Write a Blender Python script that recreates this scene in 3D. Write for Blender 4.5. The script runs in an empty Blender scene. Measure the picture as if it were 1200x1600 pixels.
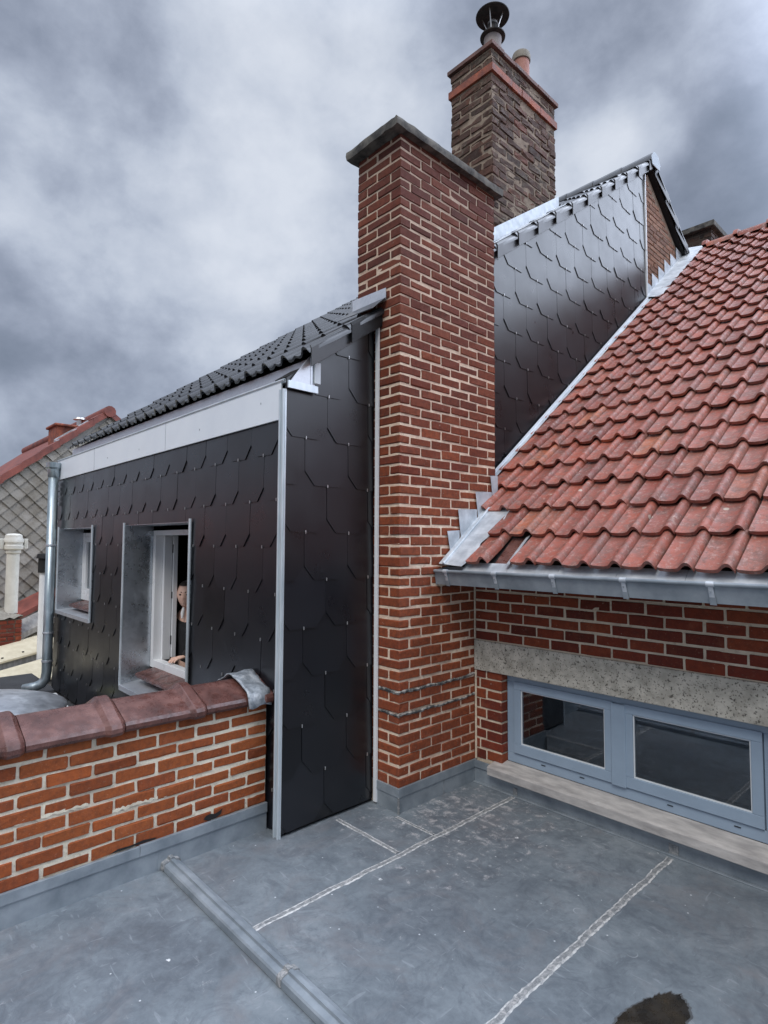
import bpy, math, random
import numpy as np
from mathutils import Vector, Matrix, noise as mnoise

random.seed(7); rng = np.random.default_rng(7)
R = math.radians
S = bpy.context.scene

# ------------------------------------------------------------------ camera
f, CH = 911.0, 1.65
pitch, roll, yaw = R(3.15), 0.0045, R(46.75)
Z = Vector((0, 0, 1))
F0 = Vector((-math.sin(yaw), math.cos(yaw), 0)); R0 = Vector((math.cos(yaw), math.sin(yaw), 0))
FW = F0 * math.cos(pitch) + Z * math.sin(pitch)
U0 = Z * math.cos(pitch) - F0 * math.sin(pitch)
RT = R0 * math.cos(roll) + U0 * math.sin(roll); UP = U0 * math.cos(roll) - R0 * math.sin(roll)
cam = bpy.data.cameras.new('camera'); camo = bpy.data.objects.new('camera', cam); S.collection.objects.link(camo)
camo.matrix_world = Matrix(((RT.x, UP.x, -FW.x, 0), (RT.y, UP.y, -FW.y, 0), (RT.z, UP.z, -FW.z, CH), (0, 0, 0, 1)))
cam.sensor_fit = 'VERTICAL'; cam.sensor_height = 36; cam.lens = f / 1600 * 36
cam.clip_start = 0.05; cam.clip_end = 2000
S.camera = camo

def pixdir(x, y):
    return (FW + RT * ((x - 600) / f) - UP * ((y - 800) / f)).normalized()

# ------------------------------------------------------------------ view, world, sun
S.view_settings.view_transform = 'Standard'; S.view_settings.look = 'None'
S.view_settings.gamma = 1; S.view_settings.exposure = 0.42; S.view_settings.use_curve_mapping = False
SUN_EL, SUN_AZ = R(52), R(150)          # azimuth measured clockwise from +Y
w = bpy.data.worlds.new('World'); S.world = w; w.use_nodes = True
wt = w.node_tree; wt.nodes.clear()
def wn(t, **k):
    n = wt.nodes.new(t)
    for a, b in k.items(): setattr(n, a, b)
    return n
wo = wn('ShaderNodeOutputWorld'); bg = wn('ShaderNodeBackground'); bg.inputs[1].default_value = 0.1
wt.links.new(bg.outputs[0], wo.inputs[0])
sky = wn('ShaderNodeTexSky', sky_type='NISHITA', sun_disc=False, sun_elevation=SUN_EL, sun_rotation=SUN_AZ)
tc = wn('ShaderNodeTexCoord'); sep = wn('ShaderNodeSeparateXYZ'); wt.links.new(tc.outputs['Generated'], sep.inputs[0])
def wm(op, a, b=None, c=None):
    n = wn('ShaderNodeMath', operation=op)
    for i, v in enumerate((a, b, c)):
        if v is None: continue
        if isinstance(v, (int, float)): n.inputs[i].default_value = v
        else: wt.links.new(v, n.inputs[i])
    return n.outputs[0]
zz = wm('MAXIMUM', sep.outputs[2], 0.0)
den = wm('ADD', zz, 0.42)
comb = wn('ShaderNodeCombineXYZ')
wt.links.new(sep.outputs[0], comb.inputs[0]); wt.links.new(sep.outputs[1], comb.inputs[1]); wt.links.new(wm('MULTIPLY', sep.outputs[2], 1.3), comb.inputs[2])
def wnoise(scale, detail, rough, dist, off):
    mp = wn('ShaderNodeMapping'); mp.inputs['Location'].default_value = off; wt.links.new(comb.outputs[0], mp.inputs[0])
    n = wn('ShaderNodeTexNoise'); n.inputs['Scale'].default_value = scale; n.inputs['Detail'].default_value = detail
    n.inputs['Roughness'].default_value = rough; n.inputs['Distortion'].default_value = dist
    wt.links.new(mp.outputs[0], n.inputs['Vector']); return n.outputs[0]
n1 = wnoise(2.0, 5, 0.5, 0.25, (3.1, 1.7, 0.0)); n2 = wnoise(4.9, 8, 0.55, 0.1, (0.3, 5.2, 2.0)); n3 = wnoise(11.0, 9, 0.6, 0.1, (7.3, 2.2, 4.0))
val = wm('ADD', wm('ADD', wm('MULTIPLY', wm('SUBTRACT', n1, 0.5), 0.7), wm('MULTIPLY', wm('SUBTRACT', n2, 0.5), 1.05)), wm('MULTIPLY', wm('SUBTRACT', n3, 0.5), 0.40))
# broad thin and thick places of the cloud deck, by direction
LOBES = [((385, 330), 11, 0.24), ((290, 440), 12, 0.16), ((200, 255), 10, -0.16), ((480, 90), 13, 0.16),
         ((1030, 170), 5, 0.16), ((985, 235), 5, 0.20), ((900, 300), 7, 0.30), ((20, 40), 14, -0.05), ((640, 100), 9, 0.02),
         ((80, 600), 16, -0.10), ((1180, 60), 14, -0.08), ((1120, 290), 9, -0.10), ((760, 60), 10, -0.04)]
for (px, py), wid, amp in LOBES:
    d = pixdir(px, py)
    dn = wn('ShaderNodeVectorMath', operation='DOT_PRODUCT'); wt.links.new(tc.outputs['Generated'], dn.inputs[0]); dn.inputs[1].default_value = d
    mr = wn('ShaderNodeMapRange', interpolation_type='SMOOTHERSTEP'); wt.links.new(dn.outputs['Value'], mr.inputs[0])
    mr.inputs[1].default_value = math.cos(R(wid)); mr.inputs[2].default_value = 1.0
    mr.inputs[3].default_value = 0; mr.inputs[4].default_value = amp
    val = wm('ADD', val, mr.outputs[0])
# bright lobe added to the sky right of the view, lifts slate reflections
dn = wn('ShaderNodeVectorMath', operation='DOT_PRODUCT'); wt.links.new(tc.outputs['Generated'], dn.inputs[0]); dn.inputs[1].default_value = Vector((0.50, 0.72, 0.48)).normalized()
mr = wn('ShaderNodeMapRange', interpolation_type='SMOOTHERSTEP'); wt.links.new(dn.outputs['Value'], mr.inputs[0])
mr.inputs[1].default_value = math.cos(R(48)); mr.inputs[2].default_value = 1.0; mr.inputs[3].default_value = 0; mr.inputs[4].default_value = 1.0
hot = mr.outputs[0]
ramp = wn('ShaderNodeValToRGB'); wt.links.new(wm('ADD', val, 0.575), ramp.inputs[0])
cr = ramp.color_ramp; cr.interpolation = 'B_SPLINE'
SKYC = [(0.0, (1.15, 1.4, 1.85)), (0.3, (1.75, 2.05, 2.7)), (0.5, (2.75, 3.1, 3.9)), (0.68, (3.7, 4.15, 5.0)), (1.0, (5.6, 5.95, 6.6))]
cr.elements[0].position = 0; cr.elements[0].color = (*[c / 10 for c in SKYC[0][1]], 1)
cr.elements[1].position = 1; cr.elements[1].color = (*[c / 10 for c in SKYC[-1][1]], 1)
for p, c in SKYC[1:-1]:
    e = cr.elements.new(p); e.color = (*[v / 10 for v in c], 1)
# an overcast sky is brighter towards the zenith
zen = wn('ShaderNodeMapRange', interpolation_type='SMOOTHSTEP'); wt.links.new(sep.outputs[2], zen.inputs[0])
zen.inputs[1].default_value = 0.66; zen.inputs[2].default_value = 1.0; zen.inputs[3].default_value = 10.0; zen.inputs[4].default_value = 36.0
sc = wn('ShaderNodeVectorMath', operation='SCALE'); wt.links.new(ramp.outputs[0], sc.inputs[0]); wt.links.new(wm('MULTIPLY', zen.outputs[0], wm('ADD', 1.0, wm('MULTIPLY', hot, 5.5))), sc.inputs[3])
mx = wn('ShaderNodeMix', data_type='RGBA'); mx.inputs[0].default_value = 0.96
wt.links.new(sky.outputs[0], mx.inputs[6]); wt.links.new(sc.outputs[0], mx.inputs[7]); wt.links.new(mx.outputs[2], bg.inputs[0])

sun = bpy.data.lights.new('sun', 'SUN'); sun.energy = 1.3; sun.angle = R(25); sun.color = (1, 0.96, 0.9)
suno = bpy.data.objects.new('sun', sun); S.collection.objects.link(suno)
sd = Vector((math.sin(SUN_AZ) * math.cos(SUN_EL), math.cos(SUN_AZ) * math.cos(SUN_EL), math.sin(SUN_EL)))
suno.rotation_euler = sd.to_track_quat('Z', 'Y').to_euler(); suno.location = (5, -5, 12)

# ------------------------------------------------------------------ material helpers
class NT:
    def __init__(s, name):
        s.m = bpy.data.materials.new(name); s.m.use_nodes = True; s.t = s.m.node_tree
        s.b = s.t.nodes['Principled BSDF']; s.tc = s.n('ShaderNodeTexCoord'); s.o = s.tc.outputs['Object']
    def n(s, t, **k):
        x = s.t.nodes.new(t)
        for a, v in k.items(): setattr(x, a, v)
        return x
    def put(s, sock, v):
        if isinstance(v, bpy.types.NodeSocket): s.t.links.new(v, sock)
        elif isinstance(v, (tuple, list)) and len(v) == 3 and sock.type == 'RGBA': sock.default_value = (*v, 1)
        else: sock.default_value = v
    def noise(s, scale, detail=4, rough=0.55, dist=0, vec=None, stretch=None):
        x = s.n('ShaderNodeTexNoise'); x.inputs['Scale'].default_value = scale; x.inputs['Detail'].default_value = detail
        x.inputs['Roughness'].default_value = rough; x.inputs['Distortion'].default_value = dist
        v = vec or s.o
        if stretch:
            mp = s.n('ShaderNodeMapping'); mp.inputs['Scale'].default_value = stretch; s.t.links.new(v, mp.inputs[0]); v = mp.outputs[0]
        s.t.links.new(v, x.inputs['Vector']); return x.outputs[0]
    def vor(s, scale, feature='F1', out='Distance', rnd=1.0, vec=None):
        x = s.n('ShaderNodeTexVoronoi', feature=feature); x.inputs['Scale'].default_value = scale; x.inputs['Randomness'].default_value = rnd
        s.t.links.new(vec or s.o, x.inputs['Vector']); return x.outputs[out]
    def math(s, op, a, b=0.0, c=None):
        x = s.n('ShaderNodeMath', operation=op); s.put(x.inputs[0], a); s.put(x.inputs[1], b)
        if c is not None: s.put(x.inputs[2], c)
        return x.outputs[0]
    def rng(s, v, a, b, c=0.0, d=1.0):
        x = s.n('ShaderNodeMapRange'); s.put(x.inputs[0], v)
        for i, q in enumerate((a, b, c, d)): s.put(x.inputs[i + 1], q)
        return x.outputs[0]
    def ramp(s, v, stops, interp='LINEAR'):
        x = s.n('ShaderNodeValToRGB'); s.put(x.inputs[0], v); r = x.color_ramp; r.interpolation = interp
        r.elements[0].position = stops[0][0]; r.elements[0].color = (*stops[0][1], 1)
        r.elements[1].position = stops[-1][0]; r.elements[1].color = (*stops[-1][1], 1)
        for p, c in stops[1:-1]:
            e = r.elements.new(p); e.color = (*c, 1)
        return x.outputs[0]
    def mix(s, fac, a, b, mode='MIX'):
        x = s.n('ShaderNodeMix', data_type='RGBA', blend_type=mode); s.put(x.inputs[0], fac); s.put(x.inputs[6], a); s.put(x.inputs[7], b)
        return x.outputs[2]
    def island(s):
        return s.n('ShaderNodeNewGeometry').outputs['Random Per Island']
    def xyz(s, i):
        x = s.n('ShaderNodeSeparateXYZ'); s.t.links.new(s.o, x.inputs[0]); return x.outputs[i]
    def bump(s, h, strength=0.3, dist=0.01):
        x = s.n('ShaderNodeBump'); x.inputs['Strength'].default_value = strength; x.inputs['Distance'].default_value = dist
        s.t.links.new(h, x.inputs['Height'])
        if s.b.inputs['Normal'].is_linked: s.t.links.new(s.b.inputs['Normal'].links[0].from_socket, x.inputs['Normal'])
        s.t.links.new(x.outputs[0], s.b.inputs['Normal'])
    def out(s, col, rough=0.6, metal=0.0, spec=0.5):
        s.put(s.b.inputs['Base Color'], col); s.put(s.b.inputs['Roughness'], rough); s.put(s.b.inputs['Metallic'], metal)
        s.put(s.b.inputs['Specular IOR Level'], spec); return s.m

def brick_mat(name, stops, soot=(9, 10), sootcol=(0.03, 0.025, 0.022), patch=0.35, lichen=0.0, bump=0.5):
    t = NT(name); r = t.island()
    c = t.ramp(r, stops)
    if soot[0] < 5:      # the lower courses are newer, more orange bricks
        c = t.mix(t.rng(t.math('ADD', t.xyz(2), t.math('MULTIPLY', r, 1.6)), 1.5, 3.0, 0.6, 0.0), c, (0.31, 0.078, 0.030))
    mot = t.noise(38, 5, 0.65)
    c = t.mix(t.rng(mot, 0.42, 0.75, 0, patch), c, (0.055, 0.03, 0.026))
    c = t.mix(t.rng(t.noise(11, 4, 0.6), 0.56, 0.75, 0, 0.30), c, (0.33, 0.115, 0.06))
    c = t.mix(t.rng(t.noise(85, 4, 0.75), 0.60, 0.72, 0, 0.38), c, (0.40, 0.28, 0.21))
    c = t.mix(t.rng(t.noise(30, 5, 0.75), 0.65, 0.71, 0, 0.5), c, (0.50, 0.40, 0.32))
    h = t.math('ADD', t.xyz(2), t.math('MULTIPLY', t.noise(2.2, 4), 1.2))
    c = t.mix(t.rng(h, soot[0], soot[1], 0, 0.72), c, sootcol)
    if lichen:
        c = t.mix(t.rng(t.noise(6, 5, 0.65), 0.50, 0.66, 0, lichen), c, t.ramp(t.noise(45, 4, 0.7), [(0.35, (0.045, 0.038, 0.03)), (0.58, (0.13, 0.115, 0.085)), (0.72, (0.34, 0.31, 0.26))]))
    t.bump(t.noise(90, 5, 0.7), bump, 0.004); t.bump(t.noise(22, 3, 0.6), 0.3, 0.006)
    return t.out(c, t.rng(mot, 0.3, 0.7, 0.68, 0.9), 0, 0.3)
def mortar_mat(name, a, b, soot=(9, 10)):
    t = NT(name)
    c = t.mix(t.rng(t.noise(14, 5, 0.6), 0.35, 0.68), a, b)
    c = t.mix(t.rng(t.noise(42, 5, 0.75), 0.55, 0.68, 0, 0.4), c, (0.24, 0.17, 0.125))
    c = t.mix(t.rng(t.noise(5, 5, 0.7), 0.52, 0.68, 0, 0.3), c, (0.30, 0.22, 0.17))
    h = t.math('ADD', t.xyz(2), t.math('MULTIPLY', t.noise(2.2, 4), 1.2))
    c = t.mix(t.rng(h, soot[0], soot[1], 0, 0.7), c, (0.07, 0.055, 0.05))
    t.bump(t.noise(70, 5, 0.75), 0.8, 0.006)
    return t.out(c, 0.92, 0, 0.2)
M = {}
RED = [(0, (0.1188, 0.0268, 0.0136)), (0.25, (0.1892, 0.0398, 0.0167)), (0.5, (0.2376, 0.0574, 0.0223)), (0.75, (0.1672, 0.0329, 0.0161)), (1, (0.2816, 0.0651, 0.0223))]
REDP = [(0, (0.2000, 0.0475, 0.0145)), (0.3, (0.2900, 0.0734, 0.0208)), (0.6, (0.3300, 0.0907, 0.0260)), (0.85, (0.2500, 0.0605, 0.0203)), (1, (0.3800, 0.0950, 0.0231))]
REDW = [(0, (0.1076, 0.0194, 0.0103)), (0.35, (0.1656, 0.0277, 0.0137)), (0.7, (0.1987, 0.0361, 0.0148)), (1, (0.2484, 0.0555, 0.0199))]
OLD = [(0, (0.0495, 0.0297, 0.0238)), (0.4, (0.0792, 0.0449, 0.0336)), (0.75, (0.1056, 0.0581, 0.0420)), (0.94, (0.1188, 0.0528, 0.0364)), (1, (0.1980, 0.0660, 0.0420))]
M['brick_c'] = brick_mat('chimney brick', RED, (2.7, 5.6), (0.055, 0.024, 0.021), 0.62)
M['brick_p'] = brick_mat('parapet brick', REDP, (90, 91), patch=0.5)
M['brick_w'] = brick_mat('window wall brick', REDW, (90, 91), patch=0.5, bump=0.3)
M['brick_o'] = brick_mat('old chimney brick', OLD, (6.0, 8.5), (0.04, 0.034, 0.03), 0.6, 0.75, 0.9)
M['brick_g'] = brick_mat('gable brick', [(0, (0.16, 0.08, 0.05)), (0.5, (0.24, 0.12, 0.075)), (1, (0.3, 0.16, 0.10))], (90, 91))
M['brick_d'] = brick_mat('dark brick', [(0, (0.03, 0.024, 0.022)), (0.6, (0.05, 0.036, 0.03)), (1, (0.12, 0.07, 0.05))], (90, 91))
M['mort_c'] = mortar_mat('chimney mortar', (0.70, 0.50, 0.38), (0.86, 0.72, 0.56), (3.3, 6.0))
M['mort_p'] = mortar_mat('parapet mortar', (0.64, 0.57, 0.45), (0.84, 0.77, 0.62))
M['mort_w'] = mortar_mat('wall mortar', (0.56, 0.47, 0.36), (0.72, 0.62, 0.48))
M['mort_o'] = mortar_mat('old mortar', (0.20, 0.155, 0.12), (0.34, 0.28, 0.22), (6.5, 9))
M['mort_d'] = mortar_mat('dark mortar', (0.07, 0.06, 0.05), (0.12, 0.10, 0.08))

def simple(name, a, b, scale=8, rough=(0.5, 0.6), metal=0, spec=0.5, bump=0.0, bs=40, stretch=None, lo=0.35, hi=0.65, detail=5):
    t = NT(name); nz = t.noise(scale, detail, 0.6, stretch=stretch)
    c = t.mix(t.rng(nz, lo, hi), a, b)
    if bump: t.bump(t.noise(bs, 5, 0.65), bump, 0.004)
    return t.out(c, t.rng(nz, 0.3, 0.7, rough[0], rough[1]), metal, spec)
def slate_mat():
    t = NT('black fibre slate'); r = t.island()
    c = t.mix(r, (0.002, 0.0025, 0.004), (0.009, 0.010, 0.014))
    st = t.noise(9, 5, 0.7, 0.3, stretch=(3.5, 3.5, 0.5))
    c = t.mix(t.rng(st, 0.62, 0.80, 0, 0.22), c, (0.06, 0.058, 0.066))
    t.bump(t.noise(160, 3, 0.6), 0.05, 0.002)
    t.b.inputs['IOR'].default_value = 1.62
    return t.out(c, t.rng(t.noise(4, 4), 0.3, 0.7, 0.26, 0.36), 0, 0.5)
M['slate'] = slate_mat()
M['slate_back'] = simple('dark underlay', (0.004, 0.004, 0.004), (0.008, 0.008, 0.008), rough=(0.9, 0.95))
M['clip'] = simple('steel slate hook', (0.6, 0.6, 0.6), (0.7, 0.7, 0.7), metal=0.8, rough=(0.3, 0.4))
def darktile():
    t = NT('dark glazed roof tile'); r = t.island()
    c = t.mix(r, (0.014, 0.015, 0.017), (0.03, 0.031, 0.034))
    t.bump(t.noise(60, 3), 0.06, 0.003)
    return t.out(c, t.rng(t.noise(9, 4), 0.3, 0.7, 0.24, 0.38), 0, 0.8)
M['dtile'] = darktile()
M['vtile'] = simple('glazed verge tile', (0.03, 0.032, 0.035), (0.045, 0.047, 0.05), 6, (0.36, 0.46), 0, 0.6)
def redtile():
    t = NT('weathered red clay tile'); r = t.island()
    c = t.ramp(r, [(0, (0.19, 0.036, 0.020)), (0.3, (0.31, 0.066, 0.034)), (0.6, (0.38, 0.092, 0.050)), (0.85, (0.25, 0.05, 0.027)), (0.96, (0.36, 0.10, 0.05)), (1, (0.44, 0.13, 0.048))])
    wv = t.noise(3.0, 5, 0.6)
    x = t.math('ADD', t.xyz(0), t.math('MULTIPLY', t.noise(1.4, 4), 1.6))
    c = t.mix(t.rng(x, -1.4, 1.4, 0.0, 0.5), c, (0.34, 0.15, 0.13))
    c = t.mix(t.rng(wv, 0.42, 0.66, 0, 0.28), c, (0.34, 0.16, 0.13))
    c = t.mix(t.rng(t.noise(11, 8, 0.82), 0.45, 0.58, 0, 0.62), c, (0.15, 0.10, 0.085))
    c = t.mix(t.rng(t.noise(32, 6, 0.82), 0.53, 0.64, 0, 0.62), c, (0.46, 0.31, 0.27))
    c = t.mix(t.rng(t.noise(20, 6, 0.8), 0.55, 0.68, 0, 0.75), c, (0.085, 0.05, 0.04))
    d = t.vor(5.5); ring = t.math('MULTIPLY', t.rng(d, 0.075, 0.085, 1, 0), t.rng(t.noise(1.9, 2), 0.52, 0.56))
    c = t.mix(t.math('MULTIPLY', ring, 0.7), c, (0.55, 0.48, 0.40))
    t.bump(t.noise(80, 5, 0.7), 0.5, 0.003)
    return t.out(c, t.rng(t.noise(25, 5, 0.7), 0.35, 0.65, 0.42, 0.75), 0, 0.45)
M['rtile'] = redtile()
def galv(name, a, b, rough=(0.3, 0.45), sc=28):
    t = NT(name)
    sp = t.vor(sc, out='Color'); bw = t.n('ShaderNodeRGBToBW'); t.t.links.new(sp, bw.inputs[0])
    v = t.math('ADD', t.math('MULTIPLY', bw.outputs[0], 0.22), t.math('MULTIPLY', t.noise(4, 5, 0.65, 0.4), 0.95))
    c = t.mix(t.rng(v, 0.2, 0.95), a, b)
    t.bump(t.noise(3.5, 2), 0.12, 0.02)
    return t.out(c, t.rng(v, 0.3, 0.8, rough[0], rough[1]), 0.85, 0.5)
M['galv'] = galv('spangled galvanised steel', (0.36, 0.40, 0.44), (0.66, 0.70, 0.74), (0.2, 0.38), 40)
M['galv_bright'] = galv('bright galvanised sheet', (0.5, 0.53, 0.57), (0.8, 0.83, 0.87), (0.4, 0.55), 80)
M['lidmat'] = galv('spangled lid', (0.38, 0.41, 0.45), (0.95, 0.97, 1.0), (0.3, 0.5), 22)
M['zinc'] = simple('weathered zinc', (0.21, 0.245, 0.275), (0.33, 0.37, 0.405), 7, (0.42, 0.6), 0.35, 0.5, 0.08, 30)
M['zinc_light'] = simple('pale zinc flashing', (0.42, 0.46, 0.50), (0.66, 0.70, 0.74), 9, (0.45, 0.6), 0.35, 0.5, 0.1, 18)
M['pipe'] = simple('zinc pipe', (0.28, 0.35, 0.38), (0.46, 0.52, 0.55), 6, (0.28, 0.42), 0.75, 0.5, stretch=(4, 4, 0.8))
M['alu'] = simple('light grey coated sheet', (0.74, 0.79, 0.85), (0.80, 0.85, 0.90), 2.5, (0.38, 0.48), 0.0, 0.5)
M['trim'] = simple('silver trim profile', (0.56, 0.63, 0.67), (0.74, 0.79, 0.82), 4, (0.3, 0.42), 0.55, 0.5, stretch=(3, 3, 0.6))
M['white'] = simple('white pvc', (0.74, 0.76, 0.78), (0.80, 0.81, 0.82), 3, (0.25, 0.35))
M['blueframe'] = simple('grey blue painted frame', (0.25, 0.325, 0.41), (0.28, 0.36, 0.45), 5, (0.42, 0.52))
M['seal'] = simple('pale glazing bead', (0.62, 0.66, 0.68), (0.7, 0.73, 0.75), 5, (0.4, 0.5))
M['black'] = simple('matt black', (0.006, 0.006, 0.007), (0.012, 0.012, 0.012), rough=(0.7, 0.8))
M['bitumen'] = simple('black roofing felt', (0.022, 0.023, 0.026), (0.045, 0.047, 0.05), 6, (0.6, 0.8), bump=0.3, bs=90)
M['soot'] = simple('sooty steel', (0.015, 0.014, 0.014), (0.05, 0.045, 0.042), 14, (0.45, 0.6), 0.3)
M['steel'] = simple('stainless steel', (0.5, 0.48, 0.46), (0.66, 0.64, 0.62), 14, (0.25, 0.4), 0.9)
M['pot_g'] = simple('grey clay pot', (0.25, 0.225, 0.22), (0.33, 0.30, 0.29), 10, (0.6, 0.75), bump=0.2)
M['pot_r'] = simple('terracotta pot', (0.30, 0.12, 0.085), (0.40, 0.19, 0.15), 9, (0.6, 0.75), bump=0.2)
M['pot_rim'] = simple('lichened pot rim', (0.18, 0.16, 0.13), (0.27, 0.25, 0.21), 20, (0.7, 0.85), bump=0.4)
M['tileband'] = simple('orange clay band', (0.13, 0.038, 0.025), (0.36, 0.10, 0.05), 9, (0.6, 0.75), bump=0.4)
M['tileband_d'] = simple('dark clay slab', (0.08, 0.045, 0.038), (0.17, 0.085, 0.07), 6, (0.6, 0.8), bump=0.4)
M['far_tile'] = simple('distant red tile', (0.12, 0.035, 0.028), (0.26, 0.075, 0.055), 3, (0.6, 0.75), bump=0.4)
M['soil'] = simple('ground', (0.06, 0.07, 0.04), (0.12, 0.11, 0.08), 0.3, (0.9, 1.0))
M['render'] = simple('grey render', (0.22, 0.21, 0.20), (0.30, 0.29, 0.27), 2, (0.85, 0.95), bump=0.2)
M['ply'] = simple('pale roof boards', (0.50, 0.44, 0.31), (0.60, 0.54, 0.40), 3, (0.7, 0.8), bump=0.1, stretch=(1, 4, 1))
M['plyedge'] = simple('weathered board edge', (0.20, 0.19, 0.18), (0.34, 0.33, 0.31), 4, (0.8, 0.9), bump=0.2, stretch=(1, 6, 1))
M['ivory'] = simple('ivory plastic', (0.56, 0.54, 0.48), (0.68, 0.66, 0.60), 5, (0.45, 0.55))
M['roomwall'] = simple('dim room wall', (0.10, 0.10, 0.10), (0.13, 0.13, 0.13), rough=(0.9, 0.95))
M['skin'] = simple('skin', (0.72, 0.45, 0.34), (0.80, 0.54, 0.43), 20, (0.5, 0.6))
M['hair'] = simple('dark hair', (0.012, 0.009, 0.007), (0.03, 0.022, 0.017), 90, (0.5, 0.7))
M['jacket'] = simple('black cloth', (0.008, 0.008, 0.009), (0.016, 0.016, 0.018), 12, (0.8, 0.95))
M['shirt'] = simple('white cloth', (0.68, 0.68, 0.68), (0.75, 0.75, 0.75), 12, (0.8, 0.95))
M['yellow'] = simple('yellow print', (0.6, 0.6, 0.12), (0.7, 0.7, 0.2), 6)
def lead():
    t = NT('crumpled lead'); v = t.noise(16, 6, 0.7, 0.6)
    c = t.ramp(v, [(0.3, (0.16, 0.18, 0.20)), (0.5, (0.33, 0.36, 0.39)), (0.7, (0.6, 0.62, 0.64))])
    t.bump(t.noise(28, 5, 0.7), 0.7, 0.01); return t.out(c, 0.5, 0.4, 0.5)
M['lead'] = lead()
def coping():
    t = NT('brown glazed coping'); v = t.noise(7, 5, 0.65)
    c = t.ramp(v, [(0.30, (0.05, 0.02, 0.016)), (0.5, (0.11, 0.045, 0.036)), (0.70, (0.20, 0.095, 0.078))])
    c = t.mix(t.rng(t.noise(50, 5, 0.7), 0.62, 0.74, 0, 0.5), c, (0.34, 0.19, 0.15))
    c = t.mix(t.rng(t.noise(26, 4, 0.7, 0, stretch=(1, 0.25, 1)), 0.66, 0.72, 0, 0.6), c, (0.03, 0.012, 0.01))
    t.bump(t.noise(24, 5), 0.25, 0.004); return t.out(c, t.rng(t.noise(20, 6, 0.75), 0.38, 0.62, 0.12, 0.6), 0, 0.65)
M['coping'] = coping()
def membrane():
    t = NT('grey roof membrane')
    a = t.noise(1.1, 6, 0.6, 0.5); b = t.noise(4.5, 8, 0.72, 0.8); d = t.noise(26, 6, 0.75, 0.5)
    v = t.math('ADD', t.math('MULTIPLY', a, 0.42), t.math('ADD', t.math('MULTIPLY', b, 0.34), t.math('MULTIPLY', d, 0.24)))
    c = t.ramp(v, [(0.36, (0.085, 0.098, 0.112)), (0.45, (0.128, 0.150, 0.170)), (0.53, (0.171, 0.199, 0.220)), (0.62, (0.229, 0.255, 0.275))])
    c = t.mix(t.rng(t.noise(2.2, 6, 0.7, 1.2), 0.50, 0.68, 0, 0.55), c, (0.175, 0.165, 0.17))
    c = t.mix(t.rng(t.noise(5.5, 8, 0.78, 1.2), 0.50, 0.62, 0, 0.62), c, (0.095, 0.112, 0.132))
    x, y = t.xyz(0), t.xyz(1)
    dx = t.math('ADD', x, 2.35); dy = t.math('SUBTRACT', y, 2.85)
    rr = t.math('SQRT', t.math('ADD', t.math('MULTIPLY', dx, dx), t.math('MULTIPLY', dy, dy)))
    near = t.rng(rr, 0.15, 1.1, 0.12, 0.0)
    sc_ = t.math('ADD', t.noise(13, 9, 0.82, 0.35), near)
    c = t.mix(t.rng(sc_, 0.62, 0.71, 0, 0.65), c, (0.50, 0.48, 0.48))
    c = t.mix(t.rng(t.noise(34, 3, 0.5, 0.6, stretch=(0.25, 1.4, 1)), 0.66, 0.70, 0, 0.22), c, (0.40, 0.43, 0.46))
    c = t.mix(t.rng(t.noise(30, 3, 0.5, 0.9, stretch=(1.3, 0.2, 1)), 0.68, 0.71, 0, 0.2), c, (0.40, 0.43, 0.46))
    c = t.mix(t.rng(t.noise(9, 4, 0.6, 2.5, stretch=(1, 0.3, 1)), 0.64, 0.70, 0, 0.4), c, (0.085, 0.10, 0.12))
    dot = t.math('MULTIPLY', t.rng(t.vor(4.3), 0.035, 0.05, 1, 0), t.rng(t.noise(70, 1), 0.4, 0.5))
    c = t.mix(t.math('MULTIPLY', dot, 0.9), c, (0.72, 0.73, 0.74))
    c = t.mix(t.rng(t.vor(11.0), 0.035, 0.05, 0.8, 0), c, (0.66, 0.68, 0.7))
    dv = t.vor(3.1); ring = t.math('MULTIPLY', t.rng(dv, 0.06, 0.066), t.rng(dv, 0.072, 0.08, 1, 0))
    c = t.mix(t.math('MULTIPLY', ring, t.rng(t.noise(2.7, 1), 0.5, 0.55, 0, 0.5)), c, (0.5, 0.52, 0.54))
    t.bump(t.noise(3.0, 4), 0.25, 0.02); t.bump(t.noise(70, 4), 0.12, 0.003)
    return t.out(c, t.rng(b, 0.35, 0.65, 0.36, 0.62), 0, 0.5)
M['membrane'] = membrane()
def seam():
    t = NT('weld seam'); v = t.noise(26, 6, 0.75, 1.0)
    c = t.ramp(v, [(0.36, (0.13, 0.14, 0.15)), (0.5, (0.22, 0.23, 0.235)), (0.66, (0.44, 0.43, 0.42))])
    t.bump(v, 0.6, 0.004); return t.out(c, 0.7, 0, 0.4)
M['seam'] = seam()
M['seam_edge'] = simple('pale seam edge', (0.26, 0.27, 0.28), (0.56, 0.56, 0.55), 30, (0.6, 0.8), lo=0.38, hi=0.58)
def agg(name, hi, lo, sc):
    t = NT(name)
    c = t.mix(t.rng(t.noise(sc * 0.25, 5), 0.35, 0.65), lo, hi)
    c = t.mix(t.rng(t.vor(sc), 0.12, 0.30, 0.75, 0), c, (0.10, 0.09, 0.08))
    c = t.mix(t.rng(t.noise(sc * 0.8, 3, 0.7), 0.57, 0.63, 0, 0.85), c, (0.07, 0.065, 0.055))
    c = t.mix(t.rng(t.noise(sc * 0.5, 3, 0.7, 0.5), 0.62, 0.68, 0, 0.6), c, (0.60, 0.56, 0.49))
    t.bump(t.noise(sc, 5, 0.7), 0.8, 0.006); return t.out(c, 0.85, 0, 0.3)
M['lintel'] = agg('exposed aggregate concrete', (0.56, 0.53, 0.46), (0.36, 0.34, 0.29), 58)
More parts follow.
